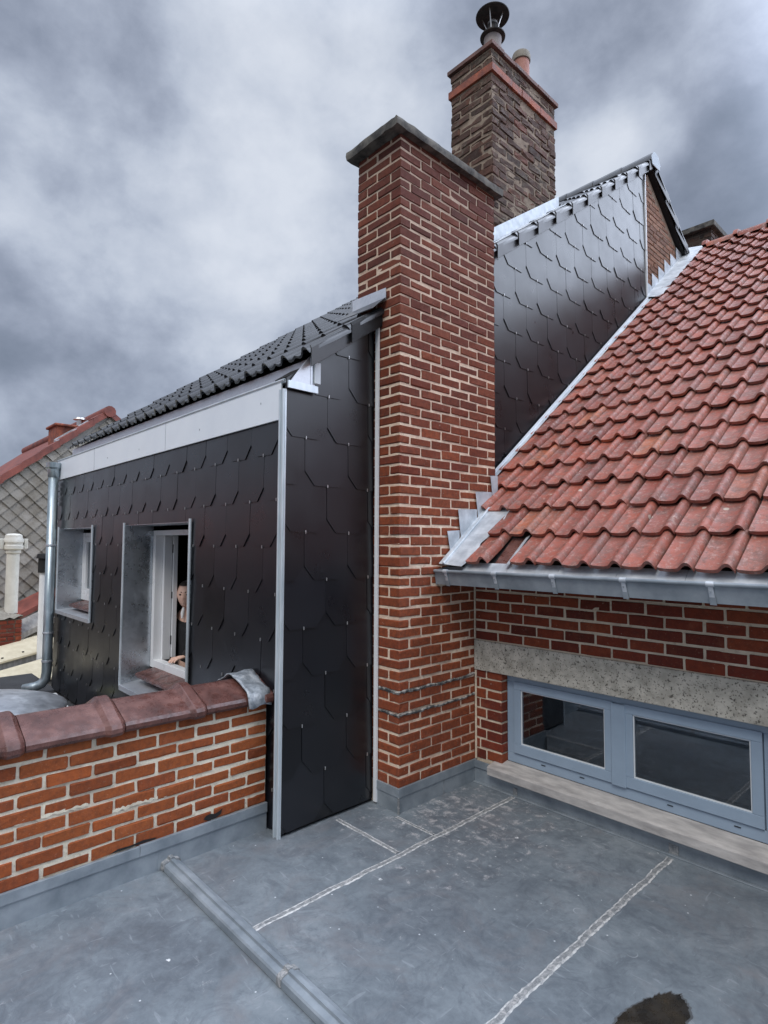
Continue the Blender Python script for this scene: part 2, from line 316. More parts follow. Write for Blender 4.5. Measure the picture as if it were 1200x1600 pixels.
M['capstone'] = simple('weathered cap concrete', (0.028, 0.028, 0.028), (0.15, 0.142, 0.125), 13, (0.8, 0.95), bump=0.8, bs=45)
M['sill'] = simple('stone window sill', (0.30, 0.285, 0.275), (0.50, 0.475, 0.45), 9, (0.7, 0.85), bump=0.4, bs=70, stretch=(0.6, 2, 2))
M['tar'] = simple('old tar and mortar', (0.07, 0.075, 0.075), (0.42, 0.40, 0.37), 22, (0.7, 0.9), bump=0.8, lo=0.45, hi=0.62)
def lichen_slate():
    t = NT('weathered diamond slate'); r = t.island()
    c = t.mix(r, (0.22, 0.205, 0.18), (0.31, 0.29, 0.26))
    c = t.mix(t.rng(t.noise(2.5, 5, 0.7), 0.45, 0.62, 0, 0.6), c, (0.15, 0.13, 0.10))
    d = t.vor(1.15); ring = t.math('MULTIPLY', t.rng(d, 0.07, 0.09, 1, 0), t.rng(d, 0.03, 0.05))
    up = t.rng(t.xyz(2), 1.2, 3.0, 0.0, 1.0)
    c = t.mix(t.math('MULTIPLY', ring, t.math('MULTIPLY', up, 0.9)), c, (0.66, 0.64, 0.58))
    t.bump(t.noise(14, 5, 0.7), 0.5, 0.02); return t.out(c, 0.85, 0, 0.3)
M['lslate'] = lichen_slate()
def glassm():
    t = NT('window glass'); b = t.b
    b.inputs['Base Color'].default_value = (0.42, 0.52, 0.62, 1); b.inputs['Roughness'].default_value = 0.02
    b.inputs['IOR'].default_value = 1.9; b.inputs['Transmission Weight'].default_value = 1.0
    return t.m
M['glass'] = glassm()
def puddlem():
    t = NT('wet stain'); v = t.noise(9, 4)
    c = t.ramp(v, [(0.35, (0.012, 0.012, 0.012)), (0.6, (0.035, 0.028, 0.02)), (0.75, (0.075, 0.045, 0.025))])
    t.bump(t.noise(60, 4), 0.15, 0.003)
    return t.out(c, t.rng(t.noise(14, 5, 0.7), 0.4, 0.6, 0.08, 0.55), 0, 0.5)
M['puddle'] = puddlem()
M['damp'] = simple('damp membrane', (0.075, 0.08, 0.085), (0.11, 0.118, 0.125), 25, (0.25, 0.5))

# ------------------------------------------------------------------ mesh helpers
class MB:
    def __init__(s): s.v = []; s.f = []; s.sm = []; s.n = 0
    def add(s, v, fc, smooth=False):
        s.v.append(np.asarray(v, float).reshape(-1, 3)); k = s.n
        s.f += [tuple(int(i) + k for i in q) for q in fc]; s.sm += [smooth] * len(fc); s.n += len(s.v[-1]); return s
    def box(s, x0, x1, y0, y1, z0, z1):
        v = [(x, y, z) for x in (x0, x1) for y in (y0, y1) for z in (z0, z1)]
        return s.add(v, [(0, 1, 3, 2), (4, 6, 7, 5), (0, 4, 5, 1), (2, 3, 7, 6), (0, 2, 6, 4), (1, 5, 7, 3)])
    def prism(s, pts, d):            # polygon of 3-D points extruded by vector d
        p = np.array(pts, float); n = len(p); q = p + np.array(d, float)
        fc = [tuple(range(n))[::-1], tuple(range(n, 2 * n))] + [(i, (i + 1) % n, (i + 1) % n + n, i + n) for i in range(n)]
        return s.add(np.vstack([p, q]), fc)
    def tube(s, path, r, seg=12, caps=True):
        P = [Vector(p) for p in path]; rr = r if isinstance(r, (list, tuple)) else [r] * len(P)
        vs = []; up = None
        for i, p in enumerate(P):
            t = (P[min(i + 1, len(P) - 1)] - P[max(i - 1, 0)]).normalized()
            a = t.orthogonal().normalized() if up is None else (up - t * up.dot(t)).normalized()
            up = a; b = t.cross(a)
            vs += [p + (a * math.cos(2 * math.pi * k / seg) + b * math.sin(2 * math.pi * k / seg)) * rr[i] for k in range(seg)]
        fc = [(i * seg + k, i * seg + (k + 1) % seg, (i + 1) * seg + (k + 1) % seg, (i + 1) * seg + k) for i in range(len(P) - 1) for k in range(seg)]
        s.add([tuple(v) for v in vs], fc, True)
        if caps:
            s.f += [tuple(s.n - len(vs) + k for k in range(seg))[::-1], tuple(s.n - seg + k for k in range(seg))]; s.sm += [False, False]
        return s
    def lathe(s, prof, c, seg=32):
        vs = [(c[0] + r * math.cos(2 * math.pi * k / seg), c[1] + r * math.sin(2 * math.pi * k / seg), c[2] + z) for r, z in prof for k in range(seg)]
        fc = [(i * seg + k, i * seg + (k + 1) % seg, (i + 1) * seg + (k + 1) % seg, (i + 1) * seg + k) for i in range(len(prof) - 1) for k in range(seg)]
        return s.add(vs, fc, True)
    def build(s, name, mat, parent=None, bevel=0, seg=2, sharp=35):
        me = bpy.data.meshes.new(name); V = np.vstack(s.v)
        off = np.array(parent_world(parent)) if parent else np.zeros(3)
        me.from_pydata((V - off).tolist(), [], s.f); me.polygons.foreach_set('use_smooth', s.sm)
        me.materials.append(M[mat]); me.update()
        o = bpy.data.objects.new(name, me); S.collection.objects.link(o)
        if parent: o.parent = parent
        if any(s.sm):
            me.set_sharp_from_angle(angle=R(sharp)) if hasattr(me, 'set_sharp_from_angle') else None
        if bevel:
            b = o.modifiers.new('bevel', 'BEVEL'); b.width = bevel; b.segments = seg; b.limit_method = 'ANGLE'; b.angle_limit = R(40)
        return o
def parent_world(p):
    v = Vector((0, 0, 0))
    while p: v += p.location; p = p.parent
    return v
def thing(name, label, cat, loc, group=None):
    o = bpy.data.objects.new(name, None); S.collection.objects.link(o); o.location = loc; o.empty_display_size = 0.2
    return tag(o, label, cat, group)
def tag(o, label, cat, group=None):
    o['label'] = label; o['category'] = cat
    if group: o['group'] = group
    return o
def recenter(o, loc):               # give a single-mesh thing its own base point
    o.data.transform(Matrix.Translation(-Vector(loc))); o.location = loc; return o
def structure(o): o['kind'] = 'structure'; return o

# ---- bricks: every brick a slightly uneven, worn block
def lattice(nx, ny, nz):
    idx = {}; ids = []
    for i in range(nx):
        for j in range(ny):
            for k in range(nz):
                if i in (0, nx - 1) or j in (0, ny - 1) or k in (0, nz - 1): idx[i, j, k] = len(ids); ids.append((i, j, k))
    q = []
    for j in range(ny - 1):
        for k in range(nz - 1):
            q.append((idx[0, j, k], idx[0, j, k + 1], idx[0, j + 1, k + 1], idx[0, j + 1, k])); q.append((idx[nx - 1, j, k], idx[nx - 1, j + 1, k], idx[nx - 1, j + 1, k + 1], idx[nx - 1, j, k + 1]))
    for i in range(nx - 1):
        for k in range(nz - 1):
            q.append((idx[i, 0, k], idx[i + 1, 0, k], idx[i + 1, 0, k + 1], idx[i, 0, k + 1])); q.append((idx[i, ny - 1, k], idx[i, ny - 1, k + 1], idx[i + 1, ny - 1, k + 1], idx[i + 1, ny - 1, k]))
    for i in range(nx - 1):
        for j in range(ny - 1):
            q.append((idx[i, j, 0], idx[i, j + 1, 0], idx[i + 1, j + 1, 0], idx[i + 1, j, 0])); q.append((idx[i, j, nz - 1], idx[i + 1, j, nz - 1], idx[i + 1, j + 1, nz - 1], idx[i, j + 1, nz - 1]))
    return np.array(ids), np.array(q)
LID, LQ = lattice(5, 5, 4)
def brick_mesh(name, mat, bricks, parent, chamf=0.005, jit=0.0016, wob=0.0028):
    B = np.array(bricks, float)                      # x0,x1,y0,y1,z0,z1
    N = len(B); T = len(LID); V = np.zeros((N, T, 3))
    n = (5, 5, 4)
    wj = rng.normal(0, wob * 0.6, (N, 6)); B = B + wj * np.array([0.5, 0.5, 0.5, 0.5, 1, 1])
    ext = np.stack([(LID[:, a] == 0) | (LID[:, a] == n[a] - 1) for a in range(3)], 1)
    nex = ext.sum(1)
    for a in range(3):
        lo, hi = B[:, 2 * a][:, None], B[:, 2 * a + 1][:, None]
        c = np.minimum(chamf * rng.uniform(0.6, 1.8, (N, 1)), (hi - lo) * 0.24)
        li = LID[:, a][None, :]
        if n[a] == 5: pos = np.where(li == 0, lo, np.where(li == 1, lo + c, np.where(li == 2, (lo + hi) / 2, np.where(li == 3, hi - c, hi))))
        else: pos = np.where(li == 0, lo, np.where(li == 1, lo + c, np.where(li == 2, hi - c, hi)))
        pull = np.where(nex == 2, 0.45, np.where(nex == 3, 0.75, 0.0))[None, :] * c * ext[:, a][None, :]
        sgn = np.where(li == 0, 1, -1)
        V[:, :, a] = pos + pull * sgn
    V += rng.normal(0, jit, V.shape)
    mb_v = V.reshape(-1, 3); faces = (LQ[None] + (np.arange(N) * T)[:, None, None]).reshape(-1, 4)
    off = np.array(parent_world(parent)); me = bpy.data.meshes.new(name)
    me.vertices.add(len(mb_v)); me.vertices.foreach_set('co', (mb_v - off).ravel())
    me.loops.add(faces.size); me.loops.foreach_set('vertex_index', faces.ravel().astype(np.int32))
    me.polygons.add(len(faces)); me.polygons.foreach_set('loop_start', np.arange(0, faces.size, 4, dtype=np.int32))
    me.polygons.foreach_set('use_smooth', np.zeros(len(faces), bool))
    me.update(calc_edges=True); me.validate(); me.materials.append(M[mat])
    o = bpy.data.objects.new(name, me); S.collection.objects.link(o); o.parent = parent
    return o
def run(a, b, L, start, j):
    """brick intervals between a and b, joint j, first brick of length 'start'"""
    out = []; p = a; l = start
    while p < b - 0.02:
        e = min(p + l, b)
        if b - e < 0.05: e = b
        out.append((p, e)); p = e + j; l = L
    return out
def block_bricks(x0, x1, y0, y1, z0, z1, ch=0.065, L=0.2, H=0.1, j=0.013, prot=0.0018, skip=None):
    """running bond wrapped round all four faces of a pier"""
    out = []; k = 0; z = z0; D = H - j
    while z < z1 - 0.02:
        zt = min(z + ch - j, z1)
        X0, X1, Y0, Y1 = x0 - prot, x1 + prot, y0 - prot, y1 + prot
        if k % 2 == 0:
            for a, b in run(y0, y1, L - j, L - j, j):
                a2 = Y0 if a == y0 else a; b2 = Y1 if b == y1 else b
                out.append((x1 - D, X1, a2, b2, z, zt)); out.append((X0, x0 + D, a2, b2, z, zt))
            for a, b in run(x0 + D + j, x1 - D - j, L - j, L - j, j):
                out.append((a, b, Y0, y0 + D, z, zt)); out.append((a, b, y1 - D, Y1, z, zt))
        else:
            for a, b in run(x0, x1, L - j, L - j, j):
                a2 = X0 if a == x0 else a; b2 = X1 if b == x1 else b
                out.append((a2, b2, Y0, y0 + D, z, zt)); out.append((a2, b2, y1 - D, Y1, z, zt))
            for a, b in run(y0 + D + j, y1 - D - j, L - j, L - j, j):
                out.append((x1 - D, X1, a, b, z, zt)); out.append((X0, x0 + D, a, b, z, zt))
        z += ch; k += 1
    if skip: out = [q for q in out if not skip(q)]
    return out

# ---- tiles
def tile_field(name, mat, parent, cols, rows, w, p, prof, tilt, thick, origin, udir, vdir, jit=0.002, keep=None, over=1.12, skew=0.0):
    """cols/rows: lists; prof: [(u 0..1, h)]; each tile its own island"""
    U, V = Vector(udir).normalized(), Vector(vdir).normalized(); Nn = U.cross(V).normalized()
    if Nn.z < 0: Nn = -Nn
    O = Vector(origin); mb = MB(); m = len(prof)
    for rI in rows:
        for cI in cols:
            if keep and not keep(cI, rI): continue
            du, dv, dh, ta = (random.gauss(0, jit) for _ in range(4))
            vs = []
            for (vv, base) in ((0.0, tilt), (0.5 * over, tilt * 0.5), (over, 0.0)):
                for u, h in prof:
                    a = O + U * ((cI + u) * w + du) + V * ((rI + vv) * p + dv + skew * u * (vv == 0)) + Nn * (h + base + dh * 0.6 + ta * (u - 0.5) * 0.8)
                    vs.append(tuple(a))
            nT = len(vs)
            for u, h in prof:            # underside at the front and back
                a = Vector(vs[prof.index((u, h))]) - Nn * thick + V * 0.002; vs.append(tuple(a))
            fc = []
            for q in range(2):
                for i in range(m - 1): fc.append((q * m + i, q * m + i + 1, (q + 1) * m + i + 1, (q + 1) * m + i))
            for i in range(m - 1): fc.append((nT + i, nT + i + 1, i + 1, i))
            k = len(vs)                  # right-hand edge strip
            vs.append(tuple(Vector(vs[m - 1 + m]) - Nn * thick)); vs.append(tuple(Vector(vs[3 * m - 1]) - Nn * thick * 0.6))
            fc.append((nT + m - 1, k, 2 * m - 1, m - 1)); fc.append((k, k + 1, 3 * m - 1, 2 * m - 1))
            mb.add(vs, fc, True)
    return mb.build(name, mat, parent, sharp=50)

# ---- slate cladding
def clip_poly(poly, a, b, c):       # keep a*s + b*t <= c
    out = []
    for i in range(len(poly)):
        p, q = poly[i], poly[(i + 1) % len(poly)]
        dp, dq = a * p[0] + b * p[1] - c, a * q[0] + b * q[1] - c
        if dp <= 0: out.append(p)
        if (dp < 0) != (dq < 0) and abs(dp - dq) > 1e-12 and dp * dq < 0:
            k = dp / (dp - dq); out.append((p[0] + k * (q[0] - p[0]), p[1] + k * (q[1] - p[1])))
    return out
def cladding(name, parent, fmap, cells, w, rp, s0, t0, seed=0):
    rr = random.Random(seed)
    mb = MB(); cl = MB(); cx, cz = 0.070, 0.085; th = 0.0045; ln = rp * 2.05; g = 0.0016
    smin = min(c[0] for c in cells); smax = max(c[1] for c in cells); tmin = min(c[2] for c in cells); tmax = max(c[3] for c in cells)
    k0 = int((tmin - t0) / rp) - 3; k1 = int((tmax - t0) / rp) + 2
    for k in range(k0, k1):
        zb = t0 + k * rp; ph = s0 + (0 if k % 2 == 0 else w / 2)
        i0 = int((smin - ph) / w) - 1; i1 = int((smax - ph) / w) + 2
        for i in range(i0, i1):
            c = ph + i * w + rr.gauss(0, 0.0012); zz_ = zb + rr.gauss(0, 0.0012); L, Rr = c - w / 2 + g, c + w / 2 - g
            lift = rr.uniform(0, 0.0016); sk = rr.gauss(0, 0.002)
            poly = [(L + cx, zz_ - sk), (Rr - cx, zz_ + sk), (Rr, zz_ + cz), (Rr, zz_ + ln), (L, zz_ + ln), (L, zz_ + cz)]
            def off(t): return 0.012 + lift - (t - zz_) * 0.0060 / rp
            for cell in cells:
                q = poly
                for hp in [(-1, 0, -cell[0]), (1, 0, cell[1]), (0, -1, -cell[2]), (0, 1, cell[3])] + list(cell[4:]):
                    if q: q = clip_poly(q, *hp)
                if len(q) < 3: continue
                m = len(q)
                vs = [fmap(s, t, off(t)) for s, t in q] + [fmap(s, t, off(t) - th) for s, t in q]
                mb.add(vs, [tuple(range(m)), tuple(range(2 * m - 1, m - 1, -1))] + [(j, j + m, (j + 1) % m + m, (j + 1) % m) for j in range(m)])
                if cell[0] + .01 < c < cell[1] - .01 and cell[2] + .02 < zz_ < cell[3] - .02 and all(a * c + b * zz_ < d - .02 for a, b, d in cell[4:]):
                    def bx(s_0, s_1, t_0, t_1, o0, o1):
                        v = [fmap(s, t, o) for s in (s_0, s_1) for t in (t_0, t_1) for o in (o0, o1)]
                        cl.add(v, [(0, 1, 3, 2), (4, 6, 7, 5), (0, 4, 5, 1), (2, 3, 7, 6), (0, 2, 6, 4), (1, 5, 7, 3)])
                    dx = rr.gauss(0, 0.003)
                    bx(c + dx - .0022, c + dx + .0022, zz_ - .007, zz_ + .012, .013, .0175)
    o = mb.build(name, 'slate', parent)
    cl.build('slate_hooks', 'clip', o)
    return o
def frame(mb, axis, p0, p1, a0, a1, z0, z1, t, tb=None, tt=None):
    """four butt-joined bars; axis 'y' = frame lies in a y plane between p0,p1"""
    tb = t if tb is None else tb; tt = t if tt is None else tt
    for (b0, b1, c0, c1) in ((a0, a1, z0, z0 + tb), (a0, a1, z1 - tt, z1), (a0, a0 + t, z0 + tb, z1 - tt), (a1 - t, a1, z0 + tb, z1 - tt)):
        if axis == 'y': mb.box(b0, b1, p0, p1, c0, c1)
        else: mb.box(p0, p1, b0, b1, c0, c1)
    return mb

# ================================================================== the setting
g = MB().add([(-300, -300, -3.3), (300, -300, -3.3), (300, 300, -3.3), (-300, 300, -3.3)], [(0, 1, 2, 3)]).build('ground', 'soil'); structure(g)
XP = -2.82
deck = MB().box(-3.0, 4.5, -4.0, 3.36, -0.3, 0.0).build('flat_roof', 'membrane'); structure(deck)
MB().box(-3.3, 4.5, -4.0, 3.36, -3.3, -0.3).build('wall', 'render', deck)
low = MB().box(-8.8, -3.3, -4.0, 1.95, -0.36, -0.06).build('lower_roof', 'bitumen'); structure(low)
MB().box(-8.8, -3.3, -4.0, 1.95, -3.3, -0.36).build('wall', 'render', low)
def seam_strip(p0, p1, wd, seed):
    r_ = random.Random(seed); p0, p1 = Vector((*p0, 0)), Vector((*p1, 0)); t = (p1 - p0).normalized(); s = Vector((-t.y, t.x, 0)); n = int((p1 - p0).length / 0.012)
    E_ = (-0.5, -0.40, -0.28, 0.28, 0.40, 0.5); Hh = (0.0008, 0.0042, 0.0032, 0.0032, 0.0042, 0.0008)
    vs = []; w0 = 0
    for i in range(n + 1):
        c = p0.lerp(p1, i / n); w0 = 0.8 * w0 + r_.gauss(0, 0.0012)
        for e, h in zip(E_, Hh):
            q = c + s * (e * wd + w0 + (r_.gauss(0, 0.0014) if abs(e) != 0.40 else 0)); vs.append((q.x, q.y, h))
    cen = [(i * 6 + k, i * 6 + k + 1, i * 6 + k + 7, i * 6 + k + 6) for i in range(n) for k in (2,)]
    edg = [(i * 6 + k, i * 6 + k + 1, i * 6 + k + 7, i * 6 + k + 6) for i in range(n) for k in (0, 1, 3, 4)]
    o = MB().add(vs, cen, True).build('weld_seam', 'seam', deck, sharp=80)
    MB().add(vs, edg, True).build('seam_edge', 'seam_edge', o, sharp=80)
seam_strip((-2.262, 1.37), (-2.262, 3.30), 0.034, 1)
seam_strip((-1.272, -1.0), (-1.272, 3.28), 0.036, 2)
seam_strip((-2.80, 2.262), (-2.285, 2.262), 0.030, 3)
seam_strip((-2.585, 2.545), (-2.285, 2.545), 0.022, 4)
seam_strip((-1.3, 1.28), (-1.25, -1.0), 0.03, 5)
# ragged puddle
pts = []; N_ = 120; w_ = 0
for i in range(N_):
    a = 2 * math.pi * i / N_
    r = 0.150 * (1 + 0.20 * math.sin(2 * a + 0.6) + 0.11 * math.sin(3 * a + 2) + 0.07 * mnoise.noise(Vector((math.cos(a) * 5, math.sin(a) * 5, 0))) + 0.09 * mnoise.noise(Vector((math.cos(a) * 14, math.sin(a) * 14, 4))))
    pts.append((-0.900 + r * 0.46 * math.cos(a) + 0.10 * math.sin(a) * r, 2.16 + r * math.sin(a) * 1.15, 0.0025))
rim = [(-0.900 + (x + 0.900) * 1.09, 2.16 + (y - 2.16) * 1.07, 0.0012) for x, y, z in pts]
pd = MB().add(pts, [tuple(range(N_))]).build('puddle', 'puddle'); recenter(pd, (-0.92, 2.1, 0)); tag(pd, 'dark brown wet puddle stain on the grey flat roof', 'puddle')
rm_ = MB().add(rim, [tuple(range(N_))]).build('damp_margin', 'damp', pd)

# zinc batten along the roof
bt = thing('roof_batten', 'long grey zinc batten cap lying across the grey flat roof from the brick parapet', 'roof batten', (-3.0, 1.31, 0))
prof = [(-0.042, 0.003), (-0.040, 0.028), (-0.034, 0.034), (-0.012, 0.040), (-0.009, 0.050), (0.009, 0.050), (0.012, 0.040), (0.034, 0.034), (0.040, 0.028), (0.042, 0.003)]
def batten(x0, x1, k, name, mat):
    vs = [(x, 1.315 + y * k, z * k + (0.002 if k > 1 else 0)) for x in (x0, x1) for y, z in prof]; m = len(prof)
    return MB().add(vs, [(i, i + 1, i + m + 1, i + m) for i in range(m - 1)] + [tuple(range(m))[::-1], tuple(range(m, 2 * m))]).build(name, mat, bt)
batten(-2.955, 3.5, 1.0, 'cap', 'zinc'); batten(-1.93, -1.90, 1.07, 'joint_band', 'seam'); batten(-2.985, -2.953, 1.12, 'end_saddle', 'seam')
MB().box(-2.998, -2.985, 1.255, 1.375, 0.0, 0.125).build('end_tab', 'zinc', bt, 0.002)

# ================================================================== parapet
PX = -3.0
par = thing('parapet_wall', 'low orange-red brick parapet wall with brown glazed coping beside the grey flat roof', 'parapet wall', (PX, 0.5, 0))
bk = []
z = 0.150; k = 0
while z < 0.735:
    for a, b in run(-3.9 + (0 if k % 2 else -0.1), 1.885, 0.192, 0.192, 0.014):
        top = min(z + 0.051, 0.745)
        bk.append((PX - 0.09, PX, a, b, z, top)); bk.append((PX - 0.29, PX - 0.20, a, b, z, top))
    z += 0.0665; k += 1
brick_mesh('brickwork', 'brick_p', bk, par, 0.004, 0.0013, 0.0055)
MB().box(PX - 0.284, PX - 0.0055, -3.9, 1.885, -0.06, 0.742).build('mortar_core', 'mort_p', par)
# lead smears of mortar on the face
sm = MB()
for (y0, y1, z0) in ((0.62, 0.92, 0.423), (0.98, 1.30, 0.357)):
    n = 26
    up_, lo_ = [], []
    for i in range(n + 1):
        y = y0 + (y1 - y0) * i / n
        up_.append((PX + 0.0008, y, z0 + 0.007 + random.gauss(0, 0.0028))); lo_.append((PX + 0.0006, y, z0 - 0.007 + random.gauss(0, 0.0035)))
    sm.add(up_ + lo_, [(i, i + n + 1, i + n + 2, i + 1) for i in range(n)])
sm.build('mortar_smear', 'mort_p', par)
hl = MB().add([(PX + 0.0045, y, z) for y, z in ((1.50, 0.172), (1.513, 0.186), (1.54, 0.190), (1.565, 0.182), (1.59, 0.188), (1.612, 0.199), (1.60, 0.170), (1.572, 0.158), (1.53, 0.157))], [tuple(range(9))])
hl.add([(PX + 0.0045, y, z) for y, z in ((1.02, 0.158), (1.06, 0.170), (1.12, 0.166), (1.18, 0.172), (1.25, 0.163), (1.24, 0.157))], [tuple(range(6))])
hl.build('broken_joint_shade', 'black', par)  # flat black patches, painted shade of the broken-out hollows in the brickwork
# flashing
MB().box(PX + 0.004, PX + 0.014, -3.9, 1.886, 0.0, 0.112).build('flashing', 'zinc', par)
MB().box(PX + 0.004, PX + 0.021, -3.9, 1.16, 0.103, 0.152).box(PX + 0.004, PX + 0.023, 1.161, 1.886, 0.103, 0.155).build('flashing_cap', 'zinc', par, 0.0015)
# coping tiles: gently sloped top with rolled nose, thick band at one end
def coping_tile(y0, y1):
    prof = [(-0.340, 0.742), (-0.345, 0.765), (-0.335, 0.792), (-0.20, 0.842), (-0.17, 0.847), (-0.14, 0.842), (0.010, 0.786), (0.030, 0.776), (0.040, 0.760), (0.040, 0.742), (0.030, 0.728), (0.018, 0.730), (0.014, 0.742)]
    stations = [(0, 0), (0.328, 0.0), (0.332, 0.004), (0.348, 0.024), (0.352, 0.026), (0.398, 0.026), (0.403, 0.023), (0.420, 0.002), (0.421, -0.002)]
    cx, cz = -0.155, 0.742
    vs = []
    for d, b in stations:
        for x, zz_ in prof:
            dx, dz = x - cx, zz_ - cz; l = math.hypot(dx, dz) or 1
            sag = 0.0015 * math.sin(d * 30 + x * 20)
            vs.append((PX + x + dx / l * b, y0 + d * (y1 - y0) / 0.424, zz_ + dz / l * b * (1.0 if dz > 0 else 0.6) + sag))
    m = len(prof)
    fc = [(i * m + j, i * m + j + 1, (i + 1) * m + j + 1, (i + 1) * m + j) for i in range(len(stations) - 1) for j in range(m - 1)]
    fc += [tuple(range(m))[::-1], tuple(range(len(vs) - m, len(vs)))]
    o = MB().add(vs, fc, True).build('coping_tile', 'coping', par, 0.0, sharp=17)
    return o
for i in range(-6, 4):
    y = 0.645 + i * 0.424
    if y < 1.55: coping_tile(y, min(y + 0.424, 1.895 + 0.02))
# the last coping runs into the slate wall under a crumpled lead cap
def lead_cap():
    ny, nx = 8, 26; vs = []
    for i in range(ny):
        y = 1.735 + 0.145 * i / (ny - 1)
        for j in range(nx):
            t = j / (nx - 1); x = -0.32 + t * 0.385
            zc = 0.868 - 0.00 - max(0, x + 0.15) * 0.36 - max(0, -x - 0.19) * 0.5
            if t > 0.94: zc -= (t - 0.94) * 1.3
            nz_ = mnoise.noise(Vector((x * 14, y * 14, 3))) * 0.016 + mnoise.noise(Vector((x * 40, y * 40, 8))) * 0.006
            vs.append((PX + x, y + mnoise.noise(Vector((x * 9, 2, i))) * 0.012 * (i in (0, ny - 1)), zc + nz_ + 0.012 + (0.02 if 0.5 < t < 0.53 else 0) * 0))
    fc = [(i * nx + j, i * nx + j + 1, (i + 1) * nx + j + 1, (i + 1) * nx + j) for i in range(ny - 1) for j in range(nx - 1)]
    o = MB().add(vs, fc, True).build('lead_cap', 'lead', par, sharp=60)
    s = o.modifiers.new('solid', 'SOLIDIFY'); s.thickness = 0.006; return o
lead_cap()

# ================================================================== main chimney
CX0, CX1, CY0, CY1 = -3.037, -2.615, 2.595, 3.612
ch = thing('brick_chimney', 'tall red brick chimney with flat dark stone cap standing on the grey flat roof', 'chimney', ((CX0 + CX1) / 2, 3.1, 0))
brick_mesh('brickwork', 'brick_c', block_bricks(CX0, CX1, CY0, CY1, 0.145, 4.345, 0.0652, 0.203, 0.1015, 0.0135), ch, 0.0038, 0.0011, 0.0050)
MB().box(CX0 + 0.003, CX1 - 0.003, CY0 + 0.003, CY1 - 0.003, 0.0, 4.343).build('mortar_core', 'mort_c', ch)
cap = MB()
nx_, ny_ = 10, 22; x0, x1, y0, y1 = -3.075, -2.565, 2.512, 3.665
vs = []; fc = []
def ring_pts(z, grow):
    out = []
    for i in range(nx_): out.append((x0 + (x1 - x0) * i / nx_, y0 - grow))
    for i in range(ny_): out.append((x1 + grow, y0 + (y1 - y0) * i / ny_))
    for i in range(nx_): out.append((x1 - (x1 - x0) * i / nx_, y1 + grow))
    for i in range(ny_): out.append((x0 - grow, y1 - (y1 - y0) * i / ny_))
    return [(a + random.gauss(0, 0.002), b + random.gauss(0, 0.002), z + random.gauss(0, 0.0018)) for a, b in out]
rings = [ring_pts(4.343, -0.03), ring_pts(4.343, 0), ring_pts(4.37, 0.003), ring_pts(4.396, 0.0), ring_pts(4.403, -0.008)]
m = len(rings[0])
for q in rings: vs += q
for i in range(4): fc += [(i * m + k, i * m + (k + 1) % m, (i + 1) * m + (k + 1) % m, (i + 1) * m + k) for k in range(m)]
fc += [tuple(range(m))[::-1], tuple(range(4 * m, 5 * m))]
MB().add(vs, fc, True).build('cap', 'capstone', ch, sharp=40)
fl = MB()
fl.box(CX1 + 0.005, CX1 + 0.013, CY0 - 0.013, 3.345, 0.0, 0.10).box(-2.80, CX1 + 0.005, CY0 - 0.013, CY0 - 0.005, 0.0, 0.10)
fl.build('flashing', 'zinc', ch)
MB().box(CX1 + 0.005, CX1 + 0.019, CY0 - 0.019, 3.345, 0.0965, 0.150).box(-2.80, CX1 + 0.005, CY0 - 0.019, CY0 - 0.005, 0.0965, 0.150).build('flashing_cap', 'zinc', ch, 0.0015)
MB().box(CX1 + 0.0135, CX1 + 0.024, CY0 - 0.024, CY0 - 0.0135, 0.0, 0.10).box(CX1 + 0.0135, CX1 + 0.016, 3.0, 3.003, 0, 0.095).build('weld_bead', 'seam', ch, 0.002)
for zc, hgt in ((0.725, 0.020), (0.585, 0.017)):      # ragged remains of old flashing
    tb = MB()
    def ragged(P0, P1, nrm, n):
        a, b = [], []
        for i in range(n + 1):
            p = Vector(P0).lerp(Vector(P1), i / n); nn = Vector(nrm)
            zj = zc + 0.003 * math.sin(i * 0.35) + (0.035 * max(0, (i / n) - 0.72) if nrm[0] else 0)
            hh = hgt * random.uniform(0.45, 0.75)
            a += [tuple(p + nn * 0.004 + Z * (zj + hh)), tuple(p + nn * (0.008 + random.uniform(0, 0.005)) + Z * (zj + hh * random.uniform(0.1, 0.7))), tuple(p + nn * 0.004 + Z * (zj - hh * random.uniform(0.5, 1)))]
        tb.add(a, [(i * 3 + k, i * 3 + k + 1, i * 3 + k + 4, i * 3 + k + 3) for i in range(n) for k in range(2)])
    ragged((CX1, CY0 - 0.008, 0), (CX1, 3.35, 0), (1, 0, 0), 60)
    ragged((-2.80, CY0, 0), (CX1 + 0.008, CY0, 0), (0, -1, 0), 16)
    tb.build('old_flashing_line', 'tar', ch)

# ================================================================== dormer house (left)
RS = 0.6987                                            # rake slope
def rake(y): return 2.781 + RS * (y - 2.145)           # lower edge of the verge
A = -0.6987
dh = thing('slate_clad_house', 'house extension clad in black slates with a dark tiled roof, zinc fascia and white windows', 'house', (-5.2, 4.5, 0))
W1, W2 = (-7.5, -6.3, 0.86, 1.81), (-5.4, -4.08, 0.40, 1.81)
FXL, FXR, FB, FTOP = -7.64, -2.89, -0.03, 2.39
cells = [(FXL, W1[0], FB, FTOP), (W1[0], W1[1], FB, W1[2]), (W1[0], W1[1], W1[3], FTOP), (W1[1], W2[0], FB, FTOP),
         (W2[0], W2[1], FB, W2[2]), (W2[0], W2[1], W2[3], FTOP), (W2[1], FXR, FB, FTOP)]
cladding('front_cladding', dh, lambda s, t, o: (s, 1.912 - o, t), cells, 0.3105, 0.2805, -3.722, 2.19, 3)
cladding('side_cladding', dh, lambda s, t, o: (XP - 0.030 + o, s, t),
         [(1.886, 2.575, 0.02, 4.0, (A, 1, 2.781 + 2.145 * A + 0.02))], 0.3335, 0.2815, 2.19, 2.56, 4)
